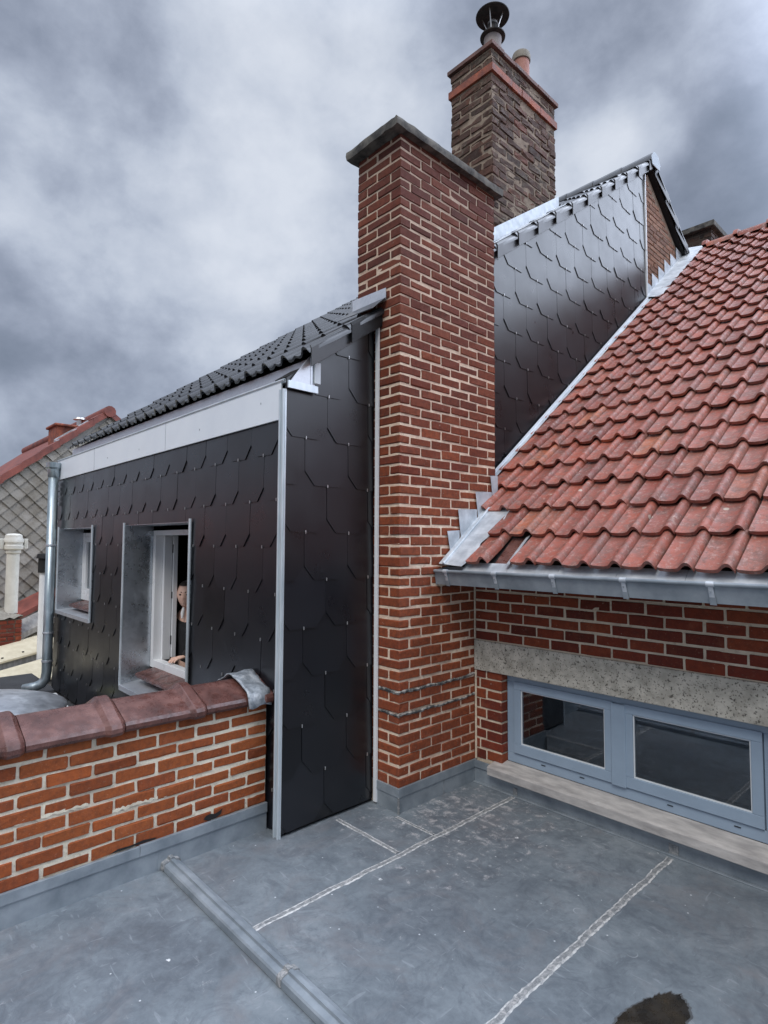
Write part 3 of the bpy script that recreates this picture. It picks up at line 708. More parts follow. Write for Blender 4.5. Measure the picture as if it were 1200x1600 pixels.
cladding('upper_side_cladding', dh, lambda s, t, o: (XP - 0.012 + o, s, t),
         [(3.60, 6.935, 1.5, 6.4, (A, 1, 2.781 + 2.145 * A + 0.02), (0.765, -1, -(1.30 - 0.765 * 2.99)))], 0.3455, 0.2855, 4.03, 3.755, 5)
# walls behind the cladding
wl = MB()
for c in cells: wl.box(c[0], c[1], 1.915, 2.15, c[2], c[3])
wl.box(FXL, FXR, 1.93, 2.06, FTOP, 2.60)
wl.box(FXL, -7.44, 2.15, 6.9, -0.5, 2.75)
side = [(XP - 0.044, 1.93, -0.03), (XP - 0.044, 6.95, -0.03), (XP - 0.044, 6.95, rake(6.95) + 0.02), (XP - 0.044, 1.93, rake(1.93) + 0.02)]
wl.prism(side, (-0.17, 0, 0))
wl.build('wall', 'slate_back', dh)
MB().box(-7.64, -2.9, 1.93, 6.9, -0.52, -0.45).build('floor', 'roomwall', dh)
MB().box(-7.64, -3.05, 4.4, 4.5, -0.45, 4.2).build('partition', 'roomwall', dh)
# brick gable beyond, with its mortar
gb = []
z = 3.6; k = 0
while z < 6.4:
    for a, b in run(6.955 - (0.1 if k % 2 else 0), 12.0, 0.19, 0.19, 0.012):
        a = max(a, 6.955)
        if b - a > 0.02 and z + 0.05 < 6.21 - RS * (b - 7.13): gb.append((-2.93, -2.85, a, b, z, z + 0.053))
    z += 0.065; k += 1
brick_mesh('gable_brickwork', 'brick_g', gb, dh)
MB().prism([(-2.856, 6.95, 1.0), (-2.856, 14.0, 1.0), (-2.856, 14.0, 1.4), (-2.856, 7.13, 6.22), (-2.856, 6.95, 6.1)], (-0.1, 0, 0)).build('gable_mortar', 'mort_o', dh)
# corner post and trim strips
cp = MB().box(-2.894, -2.834, 1.874, 1.884, -0.02, 2.552).tube([(-2.882, 1.871, -0.02), (-2.882, 1.871, 2.552)], 0.0085, 10).tube([(-2.846, 1.871, -0.015), (-2.846, 1.871, 2.552)], 0.0085, 10)
cp.build('corner_post', 'trim', dh)
MB().box(XP - 0.004, XP + 0.024, 2.572, 2.585, 0.012, 3.09).build('edge_strip', 'white', dh)
MB().box(XP - 0.03, XP + 0.014, 6.937, 6.955, 4.35, rake(6.94) - 0.01).build('edge_strip', 'alu', dh)
# fascia and box gutter behind it
MB().box(-7.655, -2.900, 1.886, 1.898, 2.383, 2.610).box(-7.655, -7.648, 1.898, 2.0, 2.383, 2.61).build('fascia', 'alu', dh, 0.0015)
for xj in (-4.55, -6.3): MB().box(xj - 0.0012, xj + 0.0012, 1.8845, 1.886, 2.386, 2.606).build('fascia_joint', 'zinc', dh)
for xj, zj in ((-3.12, 2.515), (-3.95, 2.47), (-5.1, 2.46), (-5.9, 2.47)): MB().box(xj - 0.003, xj + 0.003, 1.8835, 1.886, zj - 0.007, zj + 0.005).build('fascia_fixing', 'zinc', dh, 0.001)
MB().tube([(-7.66, 1.889, 2.612), (-2.865, 1.889, 2.612)], 0.010, 8).box(-7.66, -2.83, 1.893, 2.035, 2.598, 2.604).build('fascia_lip', 'trim', dh)
MB().box(-7.64, XP + 0.005, 2.04, 2.052, 2.60, 2.765).build('gutter_backboard', 'galv_bright', dh)
MB().box(XP - 0.002, XP + 0.008, 1.880, 2.095, 2.556, 2.600).build('gutter_end_strip', 'trim', dh, 0.001)
MB().prism([(XP - 0.006, 1.90, 2.601), (XP - 0.006, 2.075, 2.601), (XP - 0.006, 2.075, 2.80), (XP - 0.006, 2.03, 2.77)], (0.008, 0, 0)).build('gutter_end_plate', 'galv_bright', dh)
MB().box(XP + 0.003, XP + 0.016, 2.062, 2.108, 2.612, 2.745).build('end_bracket', 'seal', dh, 0.004)
# window surrounds
def surround(name, W, sill_z):
    x0, x1, z0, z1 = W
    MB().box(x0 - 0.002, x0 + 0.004, 1.893, 2.15, z0 - 0.01, z1).box(x1 - 0.004, x1 + 0.002, 1.893, 2.15, z0 - 0.01, z1).box(x0 + 0.004, x1 - 0.004, 1.905, 2.15, z1 - 0.005, z1 + 0.001).build('window_reveal', 'galv', dh)
    for xx in (x0 - 0.016, x1 - 0.004): MB().box(xx, xx + 0.022, 1.884, 1.892, z0 - 0.01, z1 + 0.02).tube([(xx + 0.011, 1.884, z0 - 0.01), (xx + 0.011, 1.884, z1 + 0.02)], 0.009, 8).build('window_edging', 'trim', dh)
surround('a', W1, 0.86); surround('b', W2, 0.42)
def sloped_sill(x0, x1, y0, y1, zb, zf, drop, mat, name, par_):
    pts = [(x0, y1, zb), (x0, y0, zf), (x0, y0, zf - drop), (x0, y1, zb - 0.02)]
    return MB().prism(pts, (x1 - x0, 0, 0)).build(name, mat, par_, 0.002)
sloped_sill(W1[0] + 0.006, W1[1] - 0.006, 1.872, 2.12, 0.895, 0.885, 0.04, 'galv_bright', 'zinc_sill', dh)
sloped_sill(W2[0] + 0.006, W2[1] - 0.006, 1.872, 2.12, 0.425, 0.405, 0.045, 'galv_bright', 'zinc_sill', dh)
def clay_sill(x0, x1, z):
    s = MB(); n = 6; wd = (x1 - x0) / n
    for i in range(n): s.prism([(x0 + i * wd + 0.002, 2.145, z + 0.03), (x0 + i * wd + 0.002, 1.99, z), (x0 + i * wd + 0.002, 1.975, z - 0.012), (x0 + i * wd + 0.002, 1.98, z - 0.035), (x0 + i * wd + 0.002, 2.145, z - 0.035)], (wd - 0.004, 0, 0))
    return s.build('clay_sill', 'coping', dh, 0.002)
clay_sill(-7.34, -6.31, 0.955); clay_sill(-5.30, -4.09, 0.505)
# windows of the dormer
def casement(name, W, zb, half):
    x0, x1, _, z1 = W
    fr = frame(MB(), 'y', 2.145, 2.215, x0 + 0.008, x1 - 0.008, zb, z1 - 0.045, 0.055, 0.07, 0.045)
    return fr.build('window', 'white', dh, 0.003)
wA = casement('w', W1, 0.985, True)
sA = frame(MB(), 'y', 2.150, 2.205, -7.435, -6.905, 1.057, 1.718, 0.06); frame(sA, 'y', 2.150, 2.205, -6.898, -6.365, 1.057, 1.718, 0.06); sA.build('sash', 'white', wA, 0.003)
MB().box(-7.375, -6.965, 2.174, 2.180, 1.117, 1.658).box(-6.838, -6.425, 2.174, 2.180, 1.117, 1.658).build('pane', 'glass', wA)
wB = casement('w', W2, 0.525, True)
# left leaf swung inwards past the wall
def leaf(parent, hinge, ang, wdt, z0, z1):
    c, s_ = math.cos(ang), math.sin(ang)
    def place(o):
        o.data.transform(Matrix.Translation(parent_world(parent)))
        o.data.transform(Matrix.Translation(-Vector(hinge))); o.data.transform(Matrix.Rotation(ang, 4, 'Z')); o.data.transform(Matrix.Translation(Vector(hinge) - parent_world(parent)))
    o1 = frame(MB(), 'y', hinge[1], hinge[1] + 0.055, hinge[0], hinge[0] + wdt, z0, z1, 0.075).build('open_sash', 'white', parent, 0.003); place(o1)
    o2 = MB().box(hinge[0] + 0.075, hinge[0] + wdt - 0.075, hinge[1] + 0.024, hinge[1] + 0.030, z0 + 0.075, z1 - 0.075).build('pane', 'glass', parent); place(o2)
    o3 = MB().box(hinge[0] - 0.012, hinge[0] + 0.006, hinge[1] - 0.004, hinge[1] + 0.05, z0 + 0.12, z0 + 0.19).box(hinge[0] - 0.012, hinge[0] + 0.006, hinge[1] - 0.004, hinge[1] + 0.05, z1 - 0.2, z1 - 0.13).build('hinge', 'black', parent, 0.002); place(o3)
MB().box(-5.345, -5.300, 2.216, 2.290, 0.585, 1.735).build('frame_lining', 'white', wB, 0.003)
MB().box(-5.345, -5.285, 2.296, 2.338, 0.60, 1.72).build('open_sash', 'white', wB, 0.004)
MB().box(-5.300, -5.290, 2.288, 2.300, 0.72, 0.80).box(-5.300, -5.290, 2.288, 2.300, 1.14, 1.20).box(-5.300, -5.290, 2.288, 2.300, 1.56, 1.64).build('hinge', 'black', wB, 0.002)
sB = frame(MB(), 'x', -4.20, -4.145, 2.22, 2.80, 0.600, 1.72, 0.06).build('sash', 'white', wB, 0.003)
MB().box(-4.176, -4.170, 2.28, 2.74, 0.66, 1.66).build('pane', 'glass', sB)

# dark roof tiles
al = math.atan(RS); p_roof = 0.31 / math.cos(al)
dprof = [(0.0, 0.004), (0.10, 0.0), (0.22, 0.002), (0.30, 0.012), (0.36, 0.016), (0.42, 0.010), (0.52, 0.002), (0.62, 0.004), (0.70, 0.020), (0.78, 0.040), (0.86, 0.045), (0.94, 0.036), (1.0, 0.014)]
zt0 = rake(2.003) + 0.075
cw = 0.2195
def in_chimney(c, r_):
    x = -2.765 - cw * 22 + (c + 0.5) * cw; y = 2.003 + (r_ + 0.5) * 0.31
    return (CX0 - 0.02 < x and 2.50 < y < 3.62) 
tile_field('tile_roof', 'dtile', dh, list(range(22)), list(range(16)), cw, p_roof, dprof, 0.022, 0.016,
           (-2.765 - cw * 22, 2.003, zt0), (1, 0, 0), (0, 1, RS), 0.0012, keep=lambda c, r_: not in_chimney(c, r_))
MB().prism([(-2.80, 2.06, rake(2.06) + 0.055), (-2.80, 7.13, rake(7.13) + 0.055), (-2.80, 7.13, rake(7.13) + 0.02), (-2.80, 2.06, rake(2.06) + 0.02)], (-4.80, 0, 0)).build('roof_underlay', 'black', dh)
# back slope
bs = tile_field('back_tile_roof', 'dtile', dh, list(range(22)), list(range(16)), cw, p_roof, dprof, 0.022, 0.016,
           (-2.765 - cw * 22, 12.25, rake(7.13) + 0.075 - RS * 5.12), (1, 0, 0), (0, -1, RS), 0.0012)
MB().prism([(-2.80, 7.13, rake(7.13) + 0.055), (-2.80, 12.3, rake(7.13) + 0.055 - RS * 5.17), (-2.80, 12.3, rake(7.13) + 0.02 - RS * 5.17), (-2.80, 7.13, rake(7.13) + 0.02)], (-4.80, 0, 0)).build('back_underlay', 'black', dh)
# verge tiles with their drop flange, each lapping the one below
def verge(y0, sgn=1):
    pz = (lambda y: rake(y)) if sgn > 0 else (lambda y: rake(7.13) - RS * (y - 7.13))
    ya, yb = (y0, min(y0 + 0.35, 7.16)) if sgn > 0 else (y0 + 0.35, y0)      # ya = lower end, lifted over the tile below
    v = []
    for y, lift in ((ya, 0.030), (yb, 0.0)):
        b = pz(y) + lift * 0.4; ox = -2.788 + lift
        for th in (0, 0.007):
            v += [(ox - th, y, b + th * 0), (ox - th, y, b + 0.112), (ox - 0.014 - th * .6, y, b + 0.134 - th), (ox - 0.05, y, b + 0.138 - th), (ox - 0.075, y, b + 0.118 - th), (ox - 0.10, y, b + 0.098 - th)]
    n = 12; fc = [(i, i + 1, i + 1 + n, i + n) for i in range(5)] + [(i + 6 + n, i + 7 + n, i + 7, i + 6) for i in range(5)]
    fc += [(i, i + 6, i + 7, i + 1) for i in range(5)] + [(i + n, i + 1 + n, i + 7 + n, i + 6 + n) for i in range(5)] + [(0, n, n + 6, 6)]
    return MB().add(v, fc).build('verge_tile', 'vtile', dh, 0.0015)
for i in range(17):
    y = 2.003 + 0.31 * i
    if 2.49 < y + 0.2 and y < 3.55: 
        if y > 2.4: continue
    verge(y)
for i in range(8): verge(7.20 + 0.31 * i, -1)
# short verge piece that meets the chimney
verge(2.313)
# ridge
rz = rake(7.13) + 0.085
rg = MB()
for i in range(13):
    xa, xb = -2.755 - i * 0.38, -2.755 - (i + 1) * 0.38 - 0.03
    prof = [(-0.13, -0.03), (-0.12, 0.02), (-0.085, 0.065), (-0.04, 0.092), (0, 0.10), (0.04, 0.092), (0.085, 0.065), (0.12, 0.02), (0.13, -0.03)]
    v = [(x, 7.14 + y * k, rz + zz_ * k) for x, k in ((xa, 1.06), (xb, 0.98)) for y, zz_ in prof]; m = len(prof)
    rg.add(v, [(j, j + 1, j + 1 + m, j + m) for j in range(m - 1)] + [tuple(range(m))[::-1]], True)
rg.build('ridge', 'dtile', dh, sharp=60)
MB().prism([(-2.752, 7.03, rz - 0.08), (-2.752, 7.25, rz - 0.08), (-2.752, 7.275, rz + 0.0), (-2.752, 7.21, rz + 0.085), (-2.752, 7.14, rz + 0.108), (-2.752, 7.07, rz + 0.085), (-2.752, 7.005, rz)], (-0.012, 0, 0)).build('ridge_end', 'zinc', dh, 0.004)
# zinc apron where chimney meets roof
MB().prism([(-3.075, 2.585, 3.262), (-2.735, 2.585, 3.262), (-2.735, 2.585, 3.340), (-3.075, 2.585, 3.352)], (0, -0.006, 0)).build('chimney_apron', 'galv_bright', dh, 0.001)
MB().prism([(-3.09, 2.58, 3.27), (-2.735, 2.58, 3.27), (-2.735, 2.46, 3.165), (-3.09, 2.46, 3.175)], (0, 0, 0.006)).build('apron_skirt', 'dtile', dh, 0.001)
# downpipe
dp = MB().tube([(-7.55, 1.825, 2.50), (-7.55, 1.825, 0.18), (-7.55, 1.815, 0.10), (-7.565, 1.78, 0.045), (-7.60, 1.72, 0.015), (-7.66, 1.62, -0.005)], 0.053, 18, False)
dpo = dp.build('downpipe', 'pipe', dh)
so = dpo.modifiers.new('solid', 'SOLIDIFY'); so.thickness = 0.003
hp = MB().lathe([(0.052, -0.10), (0.062, -0.08), (0.064, 0.0), (0.080, 0.02), (0.082, 0.075), (0.070, 0.078)], (-7.55, 1.825, 2.50), 20).build('rainwater_head', 'pipe', dpo)
bd = MB()
for zc in (1.62, 0.62, 0.30):
    bd.lathe([(0.054, -0.012), (0.059, -0.010), (0.059, 0.010), (0.054, 0.012)], (-7.55, 1.825, zc), 20).box(-7.64, -7.58, 1.84, 1.85, zc - 0.006, zc + 0.006)
bd.build('pipe_bracket', 'galv_bright', dpo)
vt = MB()
for i in range(5): vt.prism([(-7.62, 1.885, 2.08 + i * 0.058), (-7.62, 1.84, 2.09 + i * 0.058), (-7.62, 1.885, 2.125 + i * 0.058)], (0.10, 0, 0))
vt.build('vent_louvre', 'galv_bright', dh)

# ================================================================== old chimney on the dark roof
oc = thing('old_chimney', 'taller lichen-stained brown brick chimney with orange band and two pots rising behind', 'chimney', (-3.34, 4.8, 4.3))
OX0, OX1, OY0, OY1 = -3.586, -3.10, 4.262, 5.37
brick_mesh('brickwork', 'brick_o', block_bricks(OX0, OX1, OY0, OY1, 4.35, 6.03, 0.080, 0.24, 0.12, 0.016) + block_bricks(OX0, OX1, OY0, OY1, 6.115, 6.275, 0.080, 0.24, 0.12, 0.016), oc, 0.007, 0.004, 0.009)
MB().box(OX0 + 0.004, OX1 - 0.004, OY0 + 0.004, OY1 - 0.004, 4.2, 6.274).build('mortar_core', 'mort_o', oc)
def band(z0, z1, o, name, mat, n):
    b = MB()
    for k in range(n):
        ya, yb = OY0 - o + (OY1 - OY0 + 2 * o) * k / n, OY0 - o + (OY1 - OY0 + 2 * o) * (k + 1) / n
        jz = random.gauss(0, 0.002); b.box(OX0 - o, OX1 + o + random.gauss(0, 0.002), ya + 0.0015, yb - 0.0015, z0 + jz, z1 + jz)
    return b.build(name, mat, oc, 0.003)
band(6.035, 6.108, 0.022, 'clay_band', 'tileband', 7); band(6.278, 6.318, 0.030, 'top_slab', 'tileband_d', 6)
MB().lathe([(0.094, 0), (0.094, 0.02), (0.086, 0.03), (0.084, 0.36), (0.088, 0.37), (0.088, 0.395), (0.07, 0.395), (0.06, 0.2)], (-3.33, 4.60, 6.315)).build('grey_pot', 'pot_g', oc)
MB().lathe([(0.0, 0.395), (0.078, 0.394), (0.124, 0.405), (0.126, 0.414), (0.075, 0.445), (0.052, 0.45), (0.050, 0.54), (0.046, 0.55), (0.0, 0.55)], (-3.33, 4.60, 6.315)).build('flue_collar', 'soot', oc)
cw_ = MB().lathe([(0.0, 0.665), (0.06, 0.650), (0.165, 0.625), (0.168, 0.632), (0.10, 0.70), (0.0, 0.73)], (-3.33, 4.60, 6.315)).build('cowl', 'soot', oc)
rods = MB()
for k in range(4):
    a = 0.35 + k * math.pi / 2; c, s_ = math.cos(a), math.sin(a)
    rods.tube([(-3.33 + c * 0.05, 4.60 + s_ * 0.05, 6.75), (-3.33 + c * 0.06, 4.60 + s_ * 0.06, 6.84), (-3.33 + c * 0.11, 4.60 + s_ * 0.11, 6.965)], 0.006, 6)
rods.tube([(-3.33, 4.60, 6.75), (-3.33, 4.60, 6.88)], 0.05, 16)
rods.build('cowl_stay', 'steel', cw_)
MB().lathe([(0.095, 0), (0.092, 0.02), (0.086, 0.04), (0.084, 0.46)], (-3.34, 5.12, 6.315)).build('terracotta_pot', 'pot_r', oc)
MB().lathe([(0.086, 0.46), (0.096, 0.465), (0.098, 0.52), (0.090, 0.545), (0.07, 0.545), (0.068, 0.3)], (-3.34, 5.12, 6.315)).build('pot_rim', 'pot_rim', oc)
fz = lambda y: rake(y) + 0.136
MB().prism([(OX1 + 0.014, 3.62, fz(3.62) - 0.01), (OX1 + 0.014, 5.40, fz(5.40) - 0.01), (OX1 + 0.014, 5.40, fz(5.40) + 0.12), (OX1 + 0.014, 3.62, fz(3.62) + 0.155)], (0.008, 0, 0)).prism([(OX0 - 0.05, OY0 - 0.02, fz(OY0) - 0.02), (OX1 + 0.013, OY0 - 0.02, fz(OY0) - 0.02), (OX1 + 0.013, OY0 - 0.02, fz(OY0) + 0.15), (OX0 - 0.05, OY0 - 0.02, fz(OY0) + 0.15)], (0, 0.008, 0)).build('side_flashing', 'zinc_light', oc, 0.001)
MB().prism([(OX1 + 0.022, 3.62, fz(3.62) + 0.006), (OX1 + 0.022, 5.42, fz(5.42) + 0.006), (OX1 + 0.17, 5.42, fz(5.42) - 0.0), (OX1 + 0.17, 3.62, fz(3.62) - 0.0)], (0, 0, 0.006)).build('flashing_skirt', 'zinc_light', oc, 0.001)

# ================================================================== red roofed house (right)
WY = 3.352
rh = thing('red_roofed_house', 'red brick house wing with weathered red clay tile roof, concrete lintel and blue-grey window', 'house', (-0.5, 3.6, 0))
WX0, WX1, WZ0, WZ1 = -2.385, -0.800, 0.180, 0.768
bw = []
z = 0.180; k = 0; chh = 0.0695
def wb(a, b, z, zt):
    bw.append((a, b, WY - 0.000, WY + 0.085, z, zt))
z = 0.165
while z < 0.74:
    zt = z + chh - 0.012
    if k % 2 == 0: wb(-2.65, -2.52, z, zt); wb(-2.507, WX0, z, zt)
    else: wb(-2.65, -2.575, z, zt); wb(-2.563, WX0, z, zt)
    for a, b in run(WX1, 4.2, 0.19, 0.19 if k % 2 else 0.09, 0.012): wb(a, b, z, zt)
    z += chh; k += 1
z = 0.984; k = 0
while z < 1.55:
    for a, b in run(-2.61 - (0.1 if k % 2 else 0), 4.2, 0.189, 0.189, 0.013): wb(max(a, -2.61), b, z, z + chh - 0.013)
    z += chh; k += 1
brick_mesh('brickwork', 'brick_w', bw, rh, 0.003, 0.0009, 0.0034)
wc = MB().box(-2.66, WX0 - 0.006, WY + 0.004, WY + 0.25, -0.02, 0.77).box(WX1 + 0.006, 4.25, WY + 0.004, WY + 0.25, -0.02, 0.77).box(WX0 - 0.006, WX1 + 0.006, WY + 0.004, WY + 0.25, -0.02, 0.15).box(-2.66, 4.25, WY + 0.004, WY + 0.25, 0.77, 1.62)
wc.box(4.25, 4.5, WY + 0.004, 13.8, -3.3, 1.6).box(-2.79, 4.5, 13.6, 13.8, -3.3, 1.6)
wc.build('wall', 'mort_w', rh)
MB().box(-2.61, -2.595, WY - 0.008, WY + 0.002, 0.15, 0.765).box(CX1 + 0.004, CX1 + 0.016, WY - 0.014, WY - 0.001, 0.98, 1.42).build('corner_mortar', 'mort_w', rh, 0.004)
# lintel with slightly uneven arrises
MB().box(-2.612, 4.2, WY - 0.012, WY + 0.10, 0.768, 0.976).build('lintel', 'lintel', rh, 0.006, 2)
sl = MB().prism([(-2.452, WY + 0.06, 0.180), (-2.452, 3.285, 0.158), (-2.452, 3.270, 0.150), (-2.452, 3.270, 0.098), (-2.452, WY + 0.06, 0.098)], (1.72, 0, 0)).build('window_sill', 'sill', rh, 0.004)
MB().box(-2.60, 4.2, 3.330, 3.340, 0.0, 0.108).build('base_flashing', 'zinc', rh)
MB().box(-2.60, -2.452, 3.322, 3.330, 0.10, 0.15).box(-2.452, 4.2, 3.318, 3.3295, 0.060, 0.0965).build('flashing_cap', 'zinc', rh, 0.0015)
MB().box(-2.60, 4.2, 3.305, 3.3295, 0.0005, 0.006).build('flashing_foot', 'zinc', rh, 0.002)
MB().box(-1.295, -1.245, 3.324, 3.3299, 0.0, 0.06).box(-2.28, -2.25, 3.324, 3.3299, 0.0, 0.05).build('weld_bead', 'seam', rh, 0.002)
FY = WY + 0.048
wr = frame(MB(), 'y', FY + 0.012, FY + 0.075, WX0 + 0.004, WX1 - 0.004, WZ0, WZ1 - 0.002, 0.055, 0.062, 0.05)
wr.box(-1.628, -1.566, FY + 0.012, FY + 0.075, WZ0 + 0.062, WZ1 - 0.052)
win = wr.build('window', 'blueframe', rh, 0.003)
for (a, b) in ((-2.322, -1.630), (-1.564, -0.862)):
    frame(MB(), 'y', FY, FY + 0.045, a, b, 0.247, 0.722, 0.052, 0.064, 0.052).build('sash', 'blueframe', win, 0.003)
    frame(MB(), 'y', FY + 0.008, FY + 0.02, a + 0.0525, b - 0.0525, 0.3115, 0.6695, 0.006).build('glazing_bead', 'seal', win)
    MB().box(a + 0.0585, b - 0.0585, FY + 0.016, FY + 0.022, 0.3175, 0.6635).build('pane', 'glass', win)
MB().box(-1.640, -1.553, FY - 0.006, FY + 0.0115, 0.242, 0.716).build('centre_cover', 'blueframe', win, 0.004)
MB().box(-2.12, -2.09, FY + 0.008, FY + 0.013, 0.2175, 0.2215).box(-1.85, -1.82, FY + 0.008, FY + 0.013, 0.2175, 0.2215).box(-1.33, -1.30, FY + 0.008, FY + 0.013, 0.2175, 0.2215).box(-1.0, -0.97, FY + 0.008, FY + 0.013, 0.2175, 0.2215).build('drain_slot', 'black', win)
# dark room behind the glass
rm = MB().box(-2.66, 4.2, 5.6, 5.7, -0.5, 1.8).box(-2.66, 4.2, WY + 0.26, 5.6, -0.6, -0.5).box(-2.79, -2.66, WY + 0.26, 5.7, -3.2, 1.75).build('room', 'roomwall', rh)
# roof
PZ, PY0, PS = 1.525, 2.985, 0.765
def rp_(y): return PZ + PS * (y - PY0)
pr = 0.2345 * math.hypot(1, PS)
rprof = [(0.0, 0.006), (0.04, 0.001), (0.22, -0.003), (0.42, -0.003), (0.55, 0.002), (0.62, 0.014), (0.69, 0.029), (0.77, 0.038), (0.85, 0.036), (0.905, 0.024), (0.94, 0.008), (0.955, 0.0)]
tw = 0.1715; txr = -0.873 - 0.80 * tw
cols = list(range(-10, 32))
def keep(c, r_):
    x0 = txr + c * tw; y = PY0 + r_ * 0.2345
    if r_ == 0 and c == -7: return False               # a missing tile at the eave
    if y < 3.40: return x0 > -2.40
    return x0 > -2.80
tile_field('tile_roof', 'rtile', rh, cols, list(range(23)), tw, pr, rprof, 0.036, 0.021, (txr, PY0, PZ - 0.012), (1, 0, 0), (0, 1, PS), 0.0038, keep=keep, over=1.10, skew=0.0)
ys = 8.40
tile_field('cut_tiles', 'rtile', rh, [0], list(range(3, 17)), 0.062, pr, rprof[:6] + [(1.0, 0.006)], 0.030, 0.017, (-2.788, PY0, PZ - 0.012), (1, 0, 0), (0, 1, PS), 0.002)
MB().prism([(-2.38, 3.03, rp_(3.03) - 0.045), (-2.38, 3.62, rp_(3.62) - 0.045), (-2.38, 3.62, rp_(3.62) - 0.12), (-2.38, 3.03, rp_(3.03) - 0.08)], (6.9, 0, 0)).prism([(-2.79, 3.62, rp_(3.62) - 0.045), (-2.79, ys, rp_(ys) - 0.045), (-2.79, 13.8, rp_(ys) - 0.045 - PS * (13.8 - ys)), (-2.79, 13.8, rp_(ys) - 0.2 - PS * (13.8 - ys)), (-2.79, ys, rp_(ys) - 0.2), (-2.79, 3.62, rp_(3.62) - 0.2)], (7.31, 0, 0)).build('roof_boarding', 'black', rh)
tile_field('back_tile_roof', 'rtile', rh, cols, list(range(22)), tw, pr, rprof, 0.036, 0.021, (txr, ys + 22 * 0.2345, rp_(ys) - 0.012 - PS * 22 * 0.2345), (1, 0, 0), (0, -1, PS), 0.0026)
# broken tile pieces in the gap
gx = txr - 7 * tw
MB().prism([(gx + 0.118, PY0 + 0.0, rp_(PY0) - 0.008), (gx + 0.150, PY0 + 0.0, rp_(PY0) + 0.004), (gx + 0.150, PY0 + 0.225, rp_(PY0 + 0.225) + 0.004), (gx + 0.118, PY0 + 0.225, rp_(PY0 + 0.225) - 0.010)], (0.004, 0, 0.010)).build('broken_tile_edge', 'zinc_light', rh)
MB().prism([(gx, PY0 + 0.02, rp_(PY0) - 0.030), (gx + 0.115, PY0 + 0.02, rp_(PY0) - 0.030), (gx + 0.115, PY0 + 0.26, rp_(PY0 + 0.26) - 0.038), (gx, PY0 + 0.26, rp_(PY0 + 0.26) - 0.038)], (0, 0, 0.006)).build('underlay_patch', 'coping', rh)
# ridge tiles with raised collars
rr_ = MB(); rzz = rp_(ys) - 0.005
for i in range(19):
    xa = -2.62 + i * 0.37
    prof = [(-0.12, -0.045), (-0.105, 0.0), (-0.07, 0.038), (0, 0.06), (0.07, 0.038), (0.105, 0.0), (0.12, -0.045)]
    st = [(xa, 1.25), (xa + 0.05, 1.25), (xa + 0.055, 1.0), (xa + 0.37, 1.0)]
    v = [(x, ys + y * k, rzz + (zz_ if k == 1 else zz_ + 0.028)) for x, k in st for y, zz_ in prof]; m = len(prof)
    rr_.add(v, [(q * m + j, q * m + j + 1, (q + 1) * m + j + 1, (q + 1) * m + j) for q in range(3) for j in range(m - 1)] + [tuple(range(m))[::-1]], True)
rr_.build('ridge', 'rtile', rh, sharp=50)
# flashing along chimney and slate wall
def strip(pts, name, mat, th=0.004):       # pts: list of quads
    b = MB()
    for q in pts: b.prism(q, (0, 0, th))
    return b.build(name, mat, rh, 0.0012)
def zf(y, o=0.0): return rp_(y) + o
n = 8; ap = []; ed = [(-2.385 + random.uniform(-0.03, 0.03)) for _ in range(n + 1)]
for i in range(n):
    ya, yb = 2.955 + i * 0.066, 2.955 + (i + 1) * 0.066
    ap.append([(CX1 + 0.012, ya, zf(ya, 0.018)), (ed[i], ya, zf(ya, 0.004)), (ed[i + 1], yb, zf(yb, 0.004)), (CX1 + 0.012, yb, zf(yb, 0.018))])
strip(ap, 'valley_flashing', 'zinc_light')
MB().tube([(CX1 + 0.055, 2.95, zf(2.95, 0.026)), (CX1 + 0.055, 3.46, zf(3.46, 0.026))], 0.010, 8).build('flashing_fold', 'zinc_light', rh)
st = MB()
for (ya, yb, zb, ztop) in ((3.045, 3.175, 1.55, 1.745), (3.16, 3.37, 1.66, 1.90), (3.355, 3.55, 1.82, 2.035), (3.535, 3.625, 1.95, 2.165)):
    o = 0.004 + 0.002 * (ya > 3.1) + random.uniform(0, 0.002)
    st.prism([(CX1 + o + 0.004, ya, ztop - 0.004), (CX1 + o + 0.004, yb, ztop + 0.004), (CX1 + o + 0.004, yb, rp_(yb) + 0.01), (CX1 + o + 0.004, ya + 0.03, rp_(ya + 0.03) + 0.01)], (0.0015, 0, 0))
st.build('step_flashing', 'zinc_light', rh)
lo_ = [[(XP + 0.018, ya, zf(ya, 0.02)), (-2.765, ya, zf(ya, 0.018)), (-2.765, yb, zf(yb, 0.018)), (XP + 0.018, yb, zf(yb, 0.02))] for ya, yb in ((3.62, 5.2), (5.2, 6.95))]
strip(lo_, 'upper_flashing', 'zinc_light')
MB().prism([(XP + 0.016, 3.62, zf(3.62, 0.02)), (XP + 0.016, 6.95, zf(6.95, 0.02)), (XP + 0.016, 6.95, zf(6.95, 0.065)), (XP + 0.016, 3.62, zf(3.62, 0.055))], (0.003, 0, 0)).build('flashing_upstand', 'alu', rh)
gf = []
for i in range(10):
    ya, yb = 6.95 + i * 0.15, 6.95 + (i + 1) * 0.15
    wa, wb_ = -2.66 + 0.05 * min(i, 4) / 4 + random.uniform(-.01, .01), -2.66 + 0.05 * min(i + 1, 4) / 4
    gf.append([(-2.848, ya, zf(ya, 0.06)), (wa, ya, zf(ya, 0.012)), (wb_, yb, zf(yb, 0.012)), (-2.848, yb, zf(yb, 0.06))])
strip(gf, 'gable_flashing', 'zinc_light')
gs = MB()
for i in range(6):
    y = 6.97 + i * 0.20
    gs.prism([(-2.844, y, zf(y, 0.26)), (-2.844, y + 0.19, zf(y, 0.24)), (-2.844, y + 0.19, zf(y + 0.19, 0.05)), (-2.844, y, zf(y, 0.05))], (0.003, 0, 0))
gs.build('gable_step_flashing', 'zinc_light', rh)
